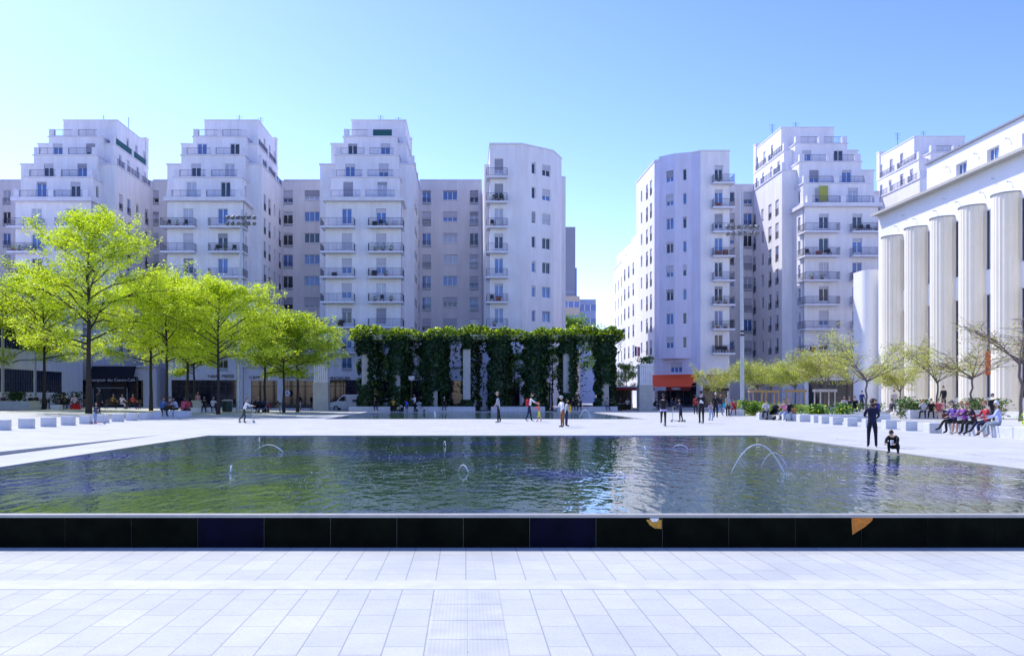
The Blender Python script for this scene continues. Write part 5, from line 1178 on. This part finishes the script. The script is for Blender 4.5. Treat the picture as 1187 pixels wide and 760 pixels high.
def person(label, x, y, pose, face=0, H=1.7, top=BL, bot=BL, shoe=BL, hair='brown', skin=0, z=None, sleeve='long', legs='long', long_hair=False, hat=None, hatc=None, fat=1.0, seat=None, group=None, skirt=False):
    """face: 0 looks at the viewer side, 90 to +X, 180 away, -90 to -X"""
    J = build_pose(pose); sc = H / 1.75; zg = (gz(x, y) if z is None else z)
    me = skin_body(J, fat)
    mats = [SKINS[skin], cloth(top), cloth(bot), cloth(shoe)]
    fi = []
    for p in me.polygons:
        c = p.center; best = None
        for a, b, k in BONES:
            d = seg_d(c, J[a], J[b]) - (RADII[a][0] + RADII[b][0]) * .25
            if best is None or d < best[0]: best = (d, k, a, b)
        k = best[1]
        if k == 'ua': k = 1 if sleeve != 'none' else 0
        elif k == 'fa': k = 1 if sleeve == 'long' else 0
        elif k == 'th': k = 2
        elif k == 'sk': k = 2 if legs == 'long' else 0
        if k == 1 and best[2] == 'che' and best[3] == 'nek' and seg_d(c, J['nek'], J['nek']) < .085: k = 0
        fi.append(k)
    mb = MB(); mb.v = [tuple(v.co) for v in me.vertices]; mb.f = [tuple(p.vertices) for p in me.polygons]; mb.m = fi; bpy.data.meshes.remove(me)
    # hands: palm is the end of the arm; five fingers each of two bent joints
    for s, n in ((-1, 'R'), (1, 'L')):
        h = J['han' + n]; d = J['hd' + n]; side = Vector((1, 0, 0)); side = (side - d * side.dot(d)).normalized(); pal = d.cross(side)
        for i, L_ in enumerate((.062, .075, .08, .072, .055)):
            if i == 0: b = h - d * .035 + side * (-s) * .035; d1 = (d * .6 - side * s * .7).normalized()
            else: b = h + d * .02 + side * (-s) * (.03 - .019 * (i - 1)); d1 = d
            m1 = b + d1 * L_ * .55; m2 = m1 + (d1 * .75 + pal * .5).normalized() * L_ * .45; mb.tube([b, m1, m2], [.0095, .009, .007], 5, 0)
    # head with face
    Hc = J['hed'] + Vector((0, -.012, .015)); nod = R(pose.get('nod', 0) + pose.get('lean', 2) * .5); M = Matrix.Rotation(nod, 3, 'X') @ Matrix.Rotation(R(pose.get('turn', 0)), 3, 'Z')
    nb = len(mb.v); mb.ell(Hc, (.076, .096, .118), 0, 14, 10, M)
    for i in range(nb, len(mb.v)):
        q = M.inverted() @ (Vector(mb.v[i]) - Hc)
        if q.z < -.02: q.x *= 1 - .25 * min(1, (-q.z - .02) / .09); q.y = q.y * (1 - .12 * min(1, (-q.z) / .1)) - .006
        mb.v[i] = tuple(Hc + M @ q)
    hp = lambda a: Hc + M @ Vector(a)
    mb.tube([hp((0, -.088, .012)), hp((0, -.112, -.024)), hp((0, -.09, -.034))], [.010, .016, .011], 6, 0)
    for s in (-1, 1):
        mb.ell(hp((s * .030, -.086, .008)), (.011, .006, .007), 4, 6, 4, M); mb.ell(hp((s * .078, .004, -.006)), (.010, .02, .03), 0, 6, 4, M); mb.ell(hp((s * .030, -.089, .026)), (.016, .006, .004), 5, 6, 3, M)
    mb.ell(hp((0, -.083, -.058)), (.024, .008, .007), 6, 8, 4, M)
    HM = mat('hair_' + hair, HAIRC[hair], .6, .3, 30, .2)
    mats += [mat('eye_dark', (.02, .015, .015), .3), HM, mat('lips', (.35, .12, .10), .5)]
    loc = (x, y, zg); o = bpy.data.objects.new('person', mb.mesh('person', mats, True)); C.objects.link(o); ORG[o.name] = (0, 0, 0)
    if seat is not None: zoff = zg + seat - (J['pel'].z - .125) * sc
    else: zoff = zg
    o.location = (x, y, zoff); o.rotation_euler = (0, 0, R(face)); o.scale = (sc, sc, sc); tag(o, label, 'person', group)
    hb = MB()
    def cap_shape(r, lo, back, m=0):
        n0 = len(hb.v); hb.ell(Hc, r, m, 14, 6, M, 0, lo)
        for i in range(n0, len(hb.v)):
            q = M.inverted() @ (Vector(hb.v[i]) - Hc)
            if q.y < -.02 and q.z < .055: q.z = .055 + (q.z - .055) * .15
            if q.y > .0: q.z -= back * min(1, q.y / .08) * (1 if q.z < .06 else 0)
            hb.v[i] = tuple(Hc + M @ q)
    cap_shape((.086, .106, .128), .58, .05)
    if long_hair:
        hb.tube([hp((0, .07, .06)), hp((0, .10, -.06)), hp((0, .10, -.17)), hp((0, .085, -.26))], [.06, .075, .07, .03], 8, flat=1.0)
        for s in (-1, 1): hb.tube([hp((s * .07, .02, .05)), hp((s * .085, .03, -.08)), hp((s * .07, .03, -.2))], [.03, .035, .015], 6)
    hb_o = bpy.data.objects.new('hair', hb.mesh('hair', [HM], True)); C.objects.link(hb_o); hb_o.parent = o
    if hat:
        hb = MB()
        if hat == 'helmet': cap_shape((.104, .128, .142), .52, .02); hb.v = [v for v in hb.v]
        elif hat == 'cap': cap_shape((.092, .112, .132), .46, .0); hb.box(-.07, .07, -.2, -.08, .045, .058, 0, Matrix.Translation(Hc) @ M.to_4x4())
        else: cap_shape((.095, .115, .14), .46, 0); hb.ell(hp((0, 0, .055)), (.165, .175, .02), 0, 16, 4, M)
        h = bpy.data.objects.new('helmet' if hat == 'helmet' else 'hat', hb.mesh('hat', [cloth(hatc or BL)], True)); C.objects.link(h); h.parent = o
    if skirt:
        hb = MB(); a = J['pel']; kl = (J['kneL'] + J['kneR']) / 2; hb.tube([a + Vector((0, 0, .06)), a.lerp(kl, .5), kl], [.17, .2, .2], 12, cap=False, flat=.8); h = bpy.data.objects.new('skirt', hb.mesh('skirt', [cloth(bot)], True)); C.objects.link(h); h.parent = o
    return o
STAND = dict(arm=(4, 8, 14), leg=(1, 3, 3))
WALK = dict(armR=(14, 7, 18), armL=(-14, 7, 12), legR=(-11, 2, 10), legL=(13, 2, 5), toeR=-12, lean=3)
FOLD = dict(arm=(28, 14, 95, 28), leg=(0, 4, 2), nod=8)
SIT = dict(lean=4, hunch=10, arm=(32, 10, 48, 10), leg=(86, 7, 84), nod=6)
SIT2 = dict(lean=14, hunch=14, arm=(48, 12, 50, 14), leg=(86, 9, 80), nod=16)
SITX = dict(lean=0, hunch=8, armR=(28, 14, 60, 20), armL=(30, 12, 40), legR=(92, -6, 60), legL=(84, 4, 88), nod=8)
RECL = dict(lean=-22, hunch=8, arm=(-8, 16, 20), leg=(74, 6, 50), nod=14)
PHONE = dict(lean=16, hunch=16, arm=(52, 6, 72, 18), leg=(88, 8, 86), nod=26)
SCOOT = dict(lean=6, armR=(48, 6, 30, 4), armL=(48, 6, 30, 4), legR=(4, 1, 6), legL=(-4, 2, 10), nod=6)
PUSH = dict(lean=14, hunch=6, armR=(56, 4, 26, 4), armL=(56, 4, 26, 4), legR=(14, 1, 26), legL=(-16, 1, 30), toeL=-20, nod=-4)
CROUCH = dict(lean=20, hunch=30, arm=(44, 4, 34, 12), leg=(124, 6, 150), nod=24)
def px_at(px, Y): return wx(px, Y)
def put(label, px, py, pose, H=1.7, face=0, z=None, **k):
    """stand someone where the sight line through their feet meets the ground"""
    if z is None:
        Y = gy(py, 0)
        for _ in range(6): Y = gy(py, gz(wx(px, Y), Y))
    else: Y = gy(py, z)
    X = wx(px, Y); return person(label, X, Y, pose, face, H, **k), X, Y
def scooter(label, x, y, face, z=None, col=BLACK, H=.95):
    zg = gz(x, y) if z is None else z; t = thing('kick_scooter', label, 'scooter', (x, y, zg)); t.rotation_euler = (0, 0, R(face)); ORG[t.name] = (0, 0, 0)
    mb = MB(); mb.bev(-.065, .065, -.30, .30, .075, .105, .01); mb.build('deck', [col], t)
    mb = MB(); mb.tube([(0, -.30, .10), (0, -.42, .16), (0, -.36, H)], [.018, .02, .017], 7); mb.build('steering_column', [STEEL], t)
    mb = MB(); mb.tube([(-.22, -.36, H), (.22, -.36, H)], .018, 7); mb.build('handlebar', [BLACK], t)
    for yy in (-.46, .38): mb = MB(); mb.tube([(-.018, yy, .08), (.018, yy, .08)], .08, 14); mb.build('wheel', [mat('wheel_grey', (.35, .4, .4), .5)], t)
    return t
def bag(name, label, p, s, col, cat='bag', rz=0, parts=True):
    t = thing(name, label, cat, p); t.rotation_euler = (0, 0, R(rz)); ORG[t.name] = (0, 0, 0); m = cloth(col)
    mb = MB(); mb.bev(-s[0] / 2, s[0] / 2, -s[1] / 2, s[1] / 2, 0, s[2], min(s) * .3); mb.build('pouch', [m], t)
    mb = MB(); 
    for q in (-1, 1): mb.tube([(q * s[0] * .25, -s[1] / 2, s[2] * .8), (q * s[0] * .25, -s[1] * .9, s[2] * .98), (q * s[0] * .25, 0, s[2] * 1.12), (q * s[0] * .25, s[1] * .4, s[2] * .95)], .014, 5)
    mb.build('strap', [m], t); return t
def pram(label, x, y, rz, hood=BL):
    t = thing('pushchair', label, 'pushchair', (x, y, gz(x, y))); t.rotation_euler = (0, 0, R(rz)); ORG[t.name] = (0, 0, 0); hm = cloth(hood)
    mb = MB(); mb.add([(-.2, -.35, .42), (.2, -.35, .42), (.2, .05, .36), (-.2, .05, .36), (.2, .28, .85), (-.2, .28, .85)], [(0, 1, 2, 3), (3, 2, 4, 5)]); mb.add([(-.2, -.35, .40), (-.2, .05, .34), (-.2, .28, .85), (-.2, -.1, .6)], [(0, 1, 2, 3)]); mb.add([(.2, -.35, .40), (.2, .05, .34), (.2, .28, .85), (.2, -.1, .6)], [(3, 2, 1, 0)]); mb.build('seat', [hm], t)
    mb = MB(); mb.ell((0, .12, .78), (.23, .30, .26), 0, 12, 6, None, 0, .55); mb.build('hood', [hm], t)
    mb = MB()
    for s in (-1, 1): mb.tube([(s * .24, -.42, .16), (s * .22, .1, .5), (s * .2, .5, 1.0)], .016, 5); mb.tube([(s * .22, .05, .5), (s * .26, .36, .14)], .016, 5)
    mb.tube([(-.2, .5, 1.0), (.2, .5, 1.0)], .018, 5); mb.build('frame', [STEEL], t)
    for s in (-1, 1):
        for yy, r_ in ((-.42, .11), (.36, .14)): mb = MB(); mb.tube([(s * .25, yy, r_), (s * .29, yy, r_)], r_, 12); mb.build('wheel', [BLACK], t)
    return t
# --- people in the open plaza
o, x, y = put('person in white long-sleeved top and dark trousers riding a kick scooter along the shady side', 283, 490, dict(PUSH), 1.42, 90, top=WH, bot=DG, shoe=BL, hair='brown'); scooter('pale kick scooter under the person in white top on the shady side', x + .12, y, 90, col=mat('scooter_silver', (.5, .52, .55), .4), H=.9)
put('person in grey top, black trousers and a tan cap standing side-on before the far pool', 578, 490, dict(WALK, legR=(-4, 2, 8), legL=(6, 2, 6), toeR=0), 1.72, -90, top=(.36, .37, .45), bot=BL, shoe=(.25, .3, .25), hair='brown', hat='cap', hatc=(.35, .33, .25))
o, x, y = put('person in white T-shirt and jeans holding hands with the child in pink helmet', 613.5, 488.5, dict(WALK, lean=10, armL=(48, 10, 10), armR=(52, 6, 14), nod=14), 1.68, 90, top=WH, bot=NV, shoe=(.6, .6, .62), hair='brown', sleeve='short')
bag('backpack', 'red backpack worn by the person in white T-shirt and jeans', (x - .11, y, .97), (.3, .2, .42), RD, 'backpack', 90)
put('child in pink helmet, orange top and yellow shorts on roller skates', 625, 488.5, dict(WALK, armL=(60, 20, 20), armR=(60, 10, 20)), 1.13, -90, top=(.75, .16, .10), bot=(.68, .66, .06), shoe=(.75, .18, .30), legs='short', hat='helmet', hatc=(.80, .16, .22), hair='blond')
put('person in black and white helmet, white top and tan trousers standing side-on', 652, 495, dict(STAND, armR=(30, 10, 60), armL=(26, 10, 70), nod=10), 1.5, -70, top=WH, bot=(.26, .12, .04), shoe=BL, hat='helmet', hatc=(.5, .5, .52), hair='black')
o, x, y = put('person in dark jeans standing just behind the one in black and white helmet', 656.5, 494, dict(STAND), 1.36, 100, top=(.4, .42, .45), bot=NV, shoe=BL, hair='black')
bag('backpack', 'yellow backpack on the person behind the one in helmet', (x + .15, y - .03, .76), (.26, .18, .36), (.62, .42, .04), 'backpack', -80)
o, x, y = put('person in black jacket seen from behind on a scooter, pale shirt hem showing', 769, 493.5, dict(SCOOT, legL=(-22, 3, 26), toeL=-10), 1.62, 168, top=BL, bot=(.02, .028, .02), shoe=(.4, .4, .42), hair='black'); scooter('black kick scooter under the person with the pale shirt hem', x + .1, y + .15, 168)
mb = MB(); mb.tube([(0, 0, .86), (0, 0, .97)], [.2, .19], 12, cap=False); h = bpy.data.objects.new('shirt_hem', mb.mesh('hem', [cloth((.5, .42, .72))], True)); C.objects.link(h); h.parent = o
o, x, y = put('child in navy clothes riding a kick scooter towards the pool middle', 789, 489, dict(SCOOT), 1.34, -80, top=NV, bot=(.012, .014, .035), shoe=BL, hair='black', skin=1, z=.0); scooter('dark kick scooter under the child in navy', x - .12, y, -80)
o, x, y = put('tall person in black with a white patch on the back, on a scooter facing away', 813, 490.5, dict(SCOOT, leg=(0, 4, 3)), 1.8, 176, top=BL, bot=BL, shoe=DG, hair='black', hat='cap', hatc=(.03, .03, .03)); scooter('black kick scooter under the tall person in black', x, y + .1, 176)
mb = MB(); mb.add([(-.12, .135, 1.16), (.14, .135, 1.16), (.10, .125, 1.36), (.0, .13, 1.32)], [(0, 3, 2, 1)]); h = bpy.data.objects.new('back_print', mb.mesh('patch', [cloth(WH)])); C.objects.link(h); h.parent = o
put('white-haired person in black jacket walking behind the tall scooter rider', 829.5, 484, dict(WALK), 1.74, -20, top=BL, bot=BL, shoe=BL, hair='white')
o, x, y = put('small child in pale blue jeans and grey top on a scooter near the white-haired person', 824.5, 487, dict(SCOOT), 1.15, -30, top=(.3, .27, .38), bot=LJ, shoe=(.5, .5, .52), hair='brown', sleeve='short'); scooter('small pale kick scooter under the child in blue jeans', x - .05, y - .05, -30, col=WHITEP, H=.8)
put('person in dark blue top with a turquoise bag, walking by the shrub bed', 834.5, 482, dict(WALK), 1.68, 30, top=NV, bot=(.08, .18, .42), shoe=(.6, .6, .6), hair='black')
o = bag('shoulder_bag', 'turquoise shoulder bag carried by the person in dark blue', (wx(837.5, 70), 69.4, .72), (.34, .14, .34), (.02, .45, .60))
put('grey-haired person in grey top and black trousers standing before the shrub bed', 843.5, 482.5, dict(STAND), 1.66, 20, top=GR, bot=BL, shoe=BL, hair='grey', sleeve='short')
put('teenager in navy jacket and dark jeans standing at the pool rim, back turned', 1011, 518.3, dict(STAND, armR=(10, 12, 58, 20), armL=(14, 16, 66, 26), nod=12, leg=(0, 4, 2)), 1.42, 160, top=(.012, .014, .045), bot=(.008, .009, .02), shoe=(.5, .5, .5), hair='brown', skin=1, long_hair=False, fat=1.05)
o, x, y = put('child in black jacket crouching at the pool edge with a white object in hand', 1037, 525.5, dict(CROUCH), 1.28, -38, top=(.014, .016, .018), bot=(.012, .012, .016), shoe=(.10, .10, .12), hair='brown', skin=0)
t = thing('paper_cup', 'white cup held by the crouching child at the pool edge', 'cup', (x - .24, y - .34, .25)); mb = MB(); mb.lathe((x - .24, y - .34, .25), [(.035, 0), (.045, .13), (.04, .14)], 12); mb.build('cup', [WHITEP], t)
# --- five on the long bench
bx = 20.62
for i, (yy, lab, kw) in enumerate([(36.45, 'seated person in purple jacket and grey hat, first of the five on the bench', dict(top=(.12, .06, .32), bot=BL, hair='grey', hat='hat', hatc=(.10, .11, .11), pose=SITX, shoe=BL)),
        (35.65, 'seated blonde person in violet top with bare shins on the long bench', dict(top=(.30, .08, .38), bot=BL, hair='blond', pose=dict(SIT), legs='short', shoe=(.5, .4, .34), long_hair=False)),
        (34.95, 'seated red-haired person in dark patterned top, middle of the five on the bench', dict(top=(.05, .02, .04), bot=BL, hair='red', pose=SIT2, shoe=BL)),
        (34.15, 'seated person in red jacket and sunglasses with navy trousers on the long bench', dict(top=(.40, .025, .04), bot=NV, hair='red', pose=dict(SITX, nod=2), shoe=BL, fat=1.12)),
        (33.35, 'seated white-haired person in pale blue jumper turned towards the other four', dict(top=(.42, .48, .78), bot=(.26, .30, .34), hair='white', pose=dict(SITX), shoe=(.36, .2, .12)))]):
    p = kw.pop('pose'); person(lab, bx, yy, p, -92 if i < 4 else -118, 1.62, z=0, seat=.46, fat=kw.pop('fat', 1.1), **kw)
bag('handbag', 'dark handbag on the lap of the seated person in purple jacket', (bx - .32, 36.5, .66), (.3, .12, .2), (.10, .03, .02), 'handbag')
person('person in black T-shirt standing behind the five on the bench', wx(1149.5, 44), 44, dict(STAND), 10, 1.62, top=BL, bot=DG, hair='black', z=0, sleeve='short')
# --- second row, in front of the planter wall and along the theatre
for px, Y, lab, pose, f, kw in [
    (1071, 60.2, 'seated person in striped pale top reading a newspaper, black trousers, before the planter wall', SIT2, -40, dict(top=(.45, .48, .58), bot=BL, hair='red')),
    (1079.5, 60.2, 'seated person in black jacket beside the newspaper reader', SIT, -30, dict(top=BL, bot=BL, hair='black')),
    (1087, 60.2, 'seated person in red top before the planter wall', SIT, -10, dict(top=(.55, .08, .09), bot=(.4, .25, .2), hair='brown', legs='short')),
    (1091.5, 60.25, 'seated person in red and white top at the end of the planter wall', SIT, 10, dict(top=(.62, .35, .38), bot=DG, hair='brown')),
    (1018.5, 61.9, 'seated person in bright violet-blue jacket behind the standing teenager', SIT2, -60, dict(top=(.09, .06, .42), bot=DG, hair='black')),
    (1013.5, 61.9, 'seated person in dark coat half hidden by the standing teenager', SIT, -40, dict(top=BL, bot=BL, hair='black')),
    (1032, 61.9, 'reclining person in dark jacket and tan trousers with legs stretched out', RECL, -75, dict(top=(.04, .04, .05), bot=(.30, .22, .14), hair='black'))]:
    person(lab, wx(px, Y), Y + .75 * 0, pose, f, 1.66, z=0, seat=.47, **kw)
person('person in black and white standing among the shrubs before the theatre', wx(1094, 66), 66, dict(STAND), -60, 1.72, top=BL, bot=DG, hair='black', z=.55)
person('person in pale top standing behind the reclining sitter', wx(1036.5, 72), 72, dict(STAND), -20, 1.7, top=(.55, .5, .48), bot=LJ, hair='brown', z=.3)
person('person in blue standing far back by the theatre annex', wx(999, 80), 80, dict(STAND), 0, 1.7, top=(.04, .06, .25), bot=BL, hair='black', z=.3)
for px, lab, tc in ((979, 'seated person in pale shirt behind the hedge, nearest the stake frame', (.45, .4, .42)), (985, 'seated person in dark top behind the hedge, between two others', DG), (991, 'seated person in black behind the hedge, closest to the grey railing', BL)):
    person(lab, wx(px, 66), 66, SIT, -30, 1.66, top=tc, bot=BL, hair='brown' if px < 985 else 'black', z=.2, seat=.45); 
slab_bench('low stone bench behind the hedge with three sitters', wx(975, 66), wx(995, 66), 65.9, 66.5, .65)
pb = slab_bench('low white stone bench with the woman and pushchair', wx(880, 58.8), wx(896, 58.8), 58.8, 59.4, .46)
person('seated person in pale grey top and navy trousers beside a black pushchair', wx(889, 59), 59, SIT, -35, 1.62, top=(.5, .48, .58), bot=NV, hair='black', z=0, seat=.46, shoe=(.4, .4, .4)); pram('black pushchair beside the seated person in pale grey top', wx(897.5, 58.3), 58.3, -60)
person('seated person in blue jeans and pink top with the tan bag behind', wx(909, 56), 55.9, SIT, -45, 1.64, top=(.55, .22, .30), bot=LJ, hair='brown', z=0, seat=.46); person('seated red-haired person in dark jacket next to the tan bag', wx(914.5, 56), 56.0, SIT, -20, 1.64, top=BL, bot=LJ, hair='red', z=0, seat=.46)
bag('handbag', 'tan leather bag standing on the stone bench', (wx(919.5, 56), 56.0, .46), (.34, .2, .36), (.42, .20, .05), 'bag')
person('seated person in red jacket and pink scarf on the block before the shrub bed', 21.9, 70.3, SIT2, -30, 1.64, top=RD, bot=(.3, .05, .06), hair='brown', z=0, seat=.5)
person('person in red top standing before the restaurant, half hidden by the tall scooter rider', wx(806.5, 76), 76, dict(STAND), 160, 1.6, top=RD, bot=BL, hair='black', z=0)
# cafe customers seated outdoors under the red awning
for px, Y, lab, tc in ((759, 101, 'seated cafe customer in black by the stone pillar', BL), (777.5, 101, 'seated cafe customer in blue jeans under the middle of the red awning', JN), (783, 102, 'seated cafe customer in dark jacket at the open end of the awning', DG), (711, 101, 'cafe terrace customer in pale shirt, pergola end', (.5, .45, .42)), (719, 101.2, 'cafe terrace customer in dark coat under the flat canopy', BL), (727, 101, 'cafe terrace customer in white under the flat canopy', WH)):
    person(lab, wx(px, Y), Y, SIT, rng.choice([-60, 60, 0]), 1.68, top=tc, bot=BL if tc != JN else JN, hair=rng.choice(['black', 'brown']), z=0, seat=.46)
    c_ = thing('cafe_chair', 'dark chair under the ' + lab.replace('seated ', '').replace('under the middle of', 'below').replace('at the open end of the awning', 'by the open awning end'), 'chair', (wx(px, Y), Y, 0), 'cafe chairs'); mb = MB(); X_ = wx(px, Y); mb.box(X_ - .22, X_ + .22, Y - .2, Y + .24, .42, .455); mb.build('seat', [BLACK], c_)
    for dx in (-.2, .2):
        for dy in (-.18, .22): mb = MB(); mb.tube([(X_ + dx, Y + dy, 0), (X_ + dx, Y + dy, .418)], .016, 5); mb.build('leg', [BLACK], c_)
    mb = MB(); mb.box(X_ - .22, X_ + .22, Y + .24, Y + .27, .456, .85); mb.build('backrest', [BLACK], c_)
# --- along the far pool
for px, lab, pose, kw in [
    (434, 'seated person in dark clothes on the long bench before the van', SIT, dict(top=BL, bot=NV, hair='brown')),
    (702, 'seated person in grey-blue top on the long bench next to the cafe', SIT2, dict(top=(.28, .3, .36), bot=JN, hair='black')),
    (515, 'seated person in black with white cap on the long middle bench', SIT, dict(top=BL, bot=DG, hair='black', hat='cap', hatc=WH)),
    (664, 'seated person in dark clothes behind the helmeted skater', SIT, dict(top=BL, bot=BL, hair='black')),
    (673, 'seated person in black with a white print on the chest by the pergola', SIT2, dict(top=(.05, .05, .05), bot=BL, hair='black'))]:
    person(lab, wx(px, 90.1), 90.1, pose, rng.choice([-25, 0, 25]), 1.68, z=0, seat=.52, **kw)
person('child in yellow jacket standing by the bench at the far pool', wx(456, 88.7), 88.7, FOLD, 0, 1.3, top=(.62, .36, .02), bot=BL, hair='black', z=0)
person('child in bright blue T-shirt and black shorts standing in the far pool', wx(471.5, 87.2), 87.2, STAND, 170, 1.2, top=(.04, .12, .62), bot=BL, hair='black', z=-.02, sleeve='short', legs='short', skin=1)
person('person in white shirt and dark skirt standing beside a pushchair by the far pool', wx(481, 88.8), 88.8, FOLD, -60, 1.7, top=WH, bot=BL, hair='black', z=0)
pram('grey pushchair beside the person in white shirt at the far pool', wx(487, 88.7), 88.7, 90, GR)
person('child in white top crouching at the edge of the far pool', wx(461.5, 88.3), 88.35, CROUCH, 20, 1.2, top=(.6, .6, .58), bot=DG, hair='brown', z=0)
person('small child in white bending at the far pool edge beside the child in blue', wx(466.5, 88.3), 88.4, dict(CROUCH, leg=(60, 8, 60), lean=40), -40, 1.1, top=WH, bot=BL, hair='brown', z=0)
person('person in dark top and white shorts standing in shade by the shops', wx(347, 94.5), 94.5, dict(STAND), 0, 1.74, top=BL, bot=(.55, .5, .62), hair='black', z=.0, legs='short', skin=1)
person('person in black standing in shade against the stone pillar', wx(361.5, 93.5), 93.5, dict(STAND), 40, 1.72, top=BL, bot=DG, hair='black', z=0)
# --- shady terrace
put('adult in long black coat standing behind the small child near the cube seats', 114, 479.5, dict(STAND), 1.78, 150, top=BL, bot=BL, hair='black')
o, x, y = put('small child in navy top and jeans with a pink scooter beside the cube seats', 110.5, 491.3, dict(SCOOT), 1.05, 60, top=(.06, .06, .12), bot=LJ, shoe=(.10, .05, .12), hair='red'); scooter('pink kick scooter held by the small child by the cube seats', x + .12, y - .05, 75, col=mat('pink_paint', (.7, .12, .22), .4), H=.68)
SHADE = [(4, 80, 'seated person in dark clothes and pink scarf before the planter, at the photo edge', SIT, 30, dict(top=(.10, .05, .09), bot=BL, hair='black')),
 (36, 82, 'seated person in black behind the first slim trunk, farther from the building', SIT2, 20, dict(top=BL, bot=BL, hair='black')),
 (43, 82, 'seated person in dark brown jacket just before the first slim trunk', SIT, -10, dict(top=(.05, .03, .025), bot=BL, hair='brown')),
 (72, 80, 'seated person in black on the near end of the group by the thick trunk', SIT, 20, dict(top=BL, bot=BL, hair='black')),
 (79, 80.5, 'seated person with olive scarf in the middle of the group by the thick trunk', SIT2, -10, dict(top=(.03, .03, .015), bot=BL, hair='brown')),
 (86.5, 79, 'seated person with white headscarf and pink blouse, red bag at their feet', SIT, 15, dict(top=(.62, .48, .55), bot=BL, hair='white')),
 (131, 84, 'seated person in olive waistcoat below the restaurant lettering', SITX, 40, dict(top=(.16, .10, .02), bot=BL, hair='black')),
 (141, 84, 'seated person in lilac-white outfit leaning with stretched legs', SITX, 55, dict(top=(.60, .56, .74), bot=(.55, .52, .72), hair='black')),
 (153.5, 84, 'seated person in red jacket and dark trousers by the black shutters', SITX, 50, dict(top=(.42, .03, .03), bot=NV, hair='brown')),
 (188, 61.5, 'seated person in blue jacket with ginger hair at the end of the cube row', SIT2, 40, dict(top=(.05, .15, .42), bot=BL, hair='red')),
 (197, 63, 'seated person in dark orange coat between the blue and white jackets', SIT, 10, dict(top=(.14, .06, .015), bot=BL, hair='brown')),
 (205, 63, 'seated person in lilac shirt in the group by the slim trunks', SIT2, -30, dict(top=LW, bot=BL, hair='black')),
 (212, 61.5, 'seated person with pink-red jacket seen from behind', SIT, 160, dict(top=(.55, .08, .12), bot=BL, hair='black', skin=1)),
 (217, 61.8, 'seated person in dark red coat with back turned, at the end of the group', SIT, 190, dict(top=(.40, .05, .07), bot=BL, hair='black', skin=1)),
 (237, 75, 'seated person in black beside the man in white shirt', SIT, 10, dict(top=BL, bot=BL, hair='black')),
 (246.5, 75, 'seated person in lilac-white shirt and black trousers near the litter bin', SIT2, 30, dict(top=LW, bot=BL, hair='grey')),
 (293.5, 80, 'seated person in black beside the first pushchair behind the scooter rider', SIT, 30, dict(top=BL, bot=DG, hair='brown')),
 (300, 80, 'seated blond person in navy between two pushchairs', SIT, 0, dict(top=NV, bot=BL, hair='blond')),
 (320, 82, 'seated person in brown jacket leaning back near the white sign', SITX, 50, dict(top=(.09, .05, .03), bot=(.35, .28, .22), hair='red'))]
for i, (px, Y, lab, pose, f, kw) in enumerate(SHADE): person(lab, wx(px, Y), Y, pose, f, 1.68, seat=.44, **kw)
person('person in lilac shirt standing behind the first slim trunk', wx(55.5, 84), 84, dict(STAND), 10, 1.66, top=LW, bot=BL, hair='black', sleeve='short')
person('person in pink top standing by the stone pot', wx(229.5, 86), 86, dict(STAND), 0, 1.68, top=(.45, .25, .30), bot=BL, hair='brown')
person('child in red coat standing among the pushchairs', wx(311, 80), 80, dict(STAND), 10, 1.0, top=(.40, .03, .06), bot=(.3, .05, .08), hair='brown')
bag('shopping_bag', 'red shopping bag on the ground at the feet of the person in white headscarf', (wx(87.5, 78.3), 78.3, gz(-36, 78.3)), (.9, .3, .5), (.50, .015, .02), 'bag')
pram('black pushchair nearest the trunk behind the scooter rider', wx(296, 79), 79, 20); pram('dark pushchair with blue hood between the sitters and the child in red', wx(305, 79.3), 79.3, -20, NV)
for px, Y, L_, lab in ((39.5, 82.15, 2.4, 'slatted bench with two sitters behind the first slim trunk'), (79, 80.2, 3.2, 'slatted bench with three sitters by the thick trunk'), (136, 84.2, 2.6, 'slatted bench below the restaurant lettering'), (153.5, 84.2, 1.6, 'slatted bench with the sitter in red by the black shutters'), (297, 80.2, 2.6, 'slatted bench between the pushchairs'), (320, 82.2, 1.8, 'slatted bench near the round white sign'), (4, 80.2, 2.0, 'slatted bench at the photo edge before the planter')):
    X_ = wx(px, Y); back_bench(lab, X_, Y, gz(X_, Y), 0, L_)
for px0, px1, Y, lab in ((184, 201, 61.5, 'pale stone bench slab under the sitters in blue and orange'), (202, 220, 61.5, 'pale stone bench slab under the sitters in pink and dark red'), (222, 250, 75, 'low pale stone bench under the man in white shirt'), (60, 70.5, 77, 'short pale stone bench before the thick trunk group')):
    X_ = wx((px0 + px1) / 2, Y); slab_bench(lab, wx(px0, Y), wx(px1, Y), Y - .2, Y + .5, .43, gz(X_, Y), 1.6)
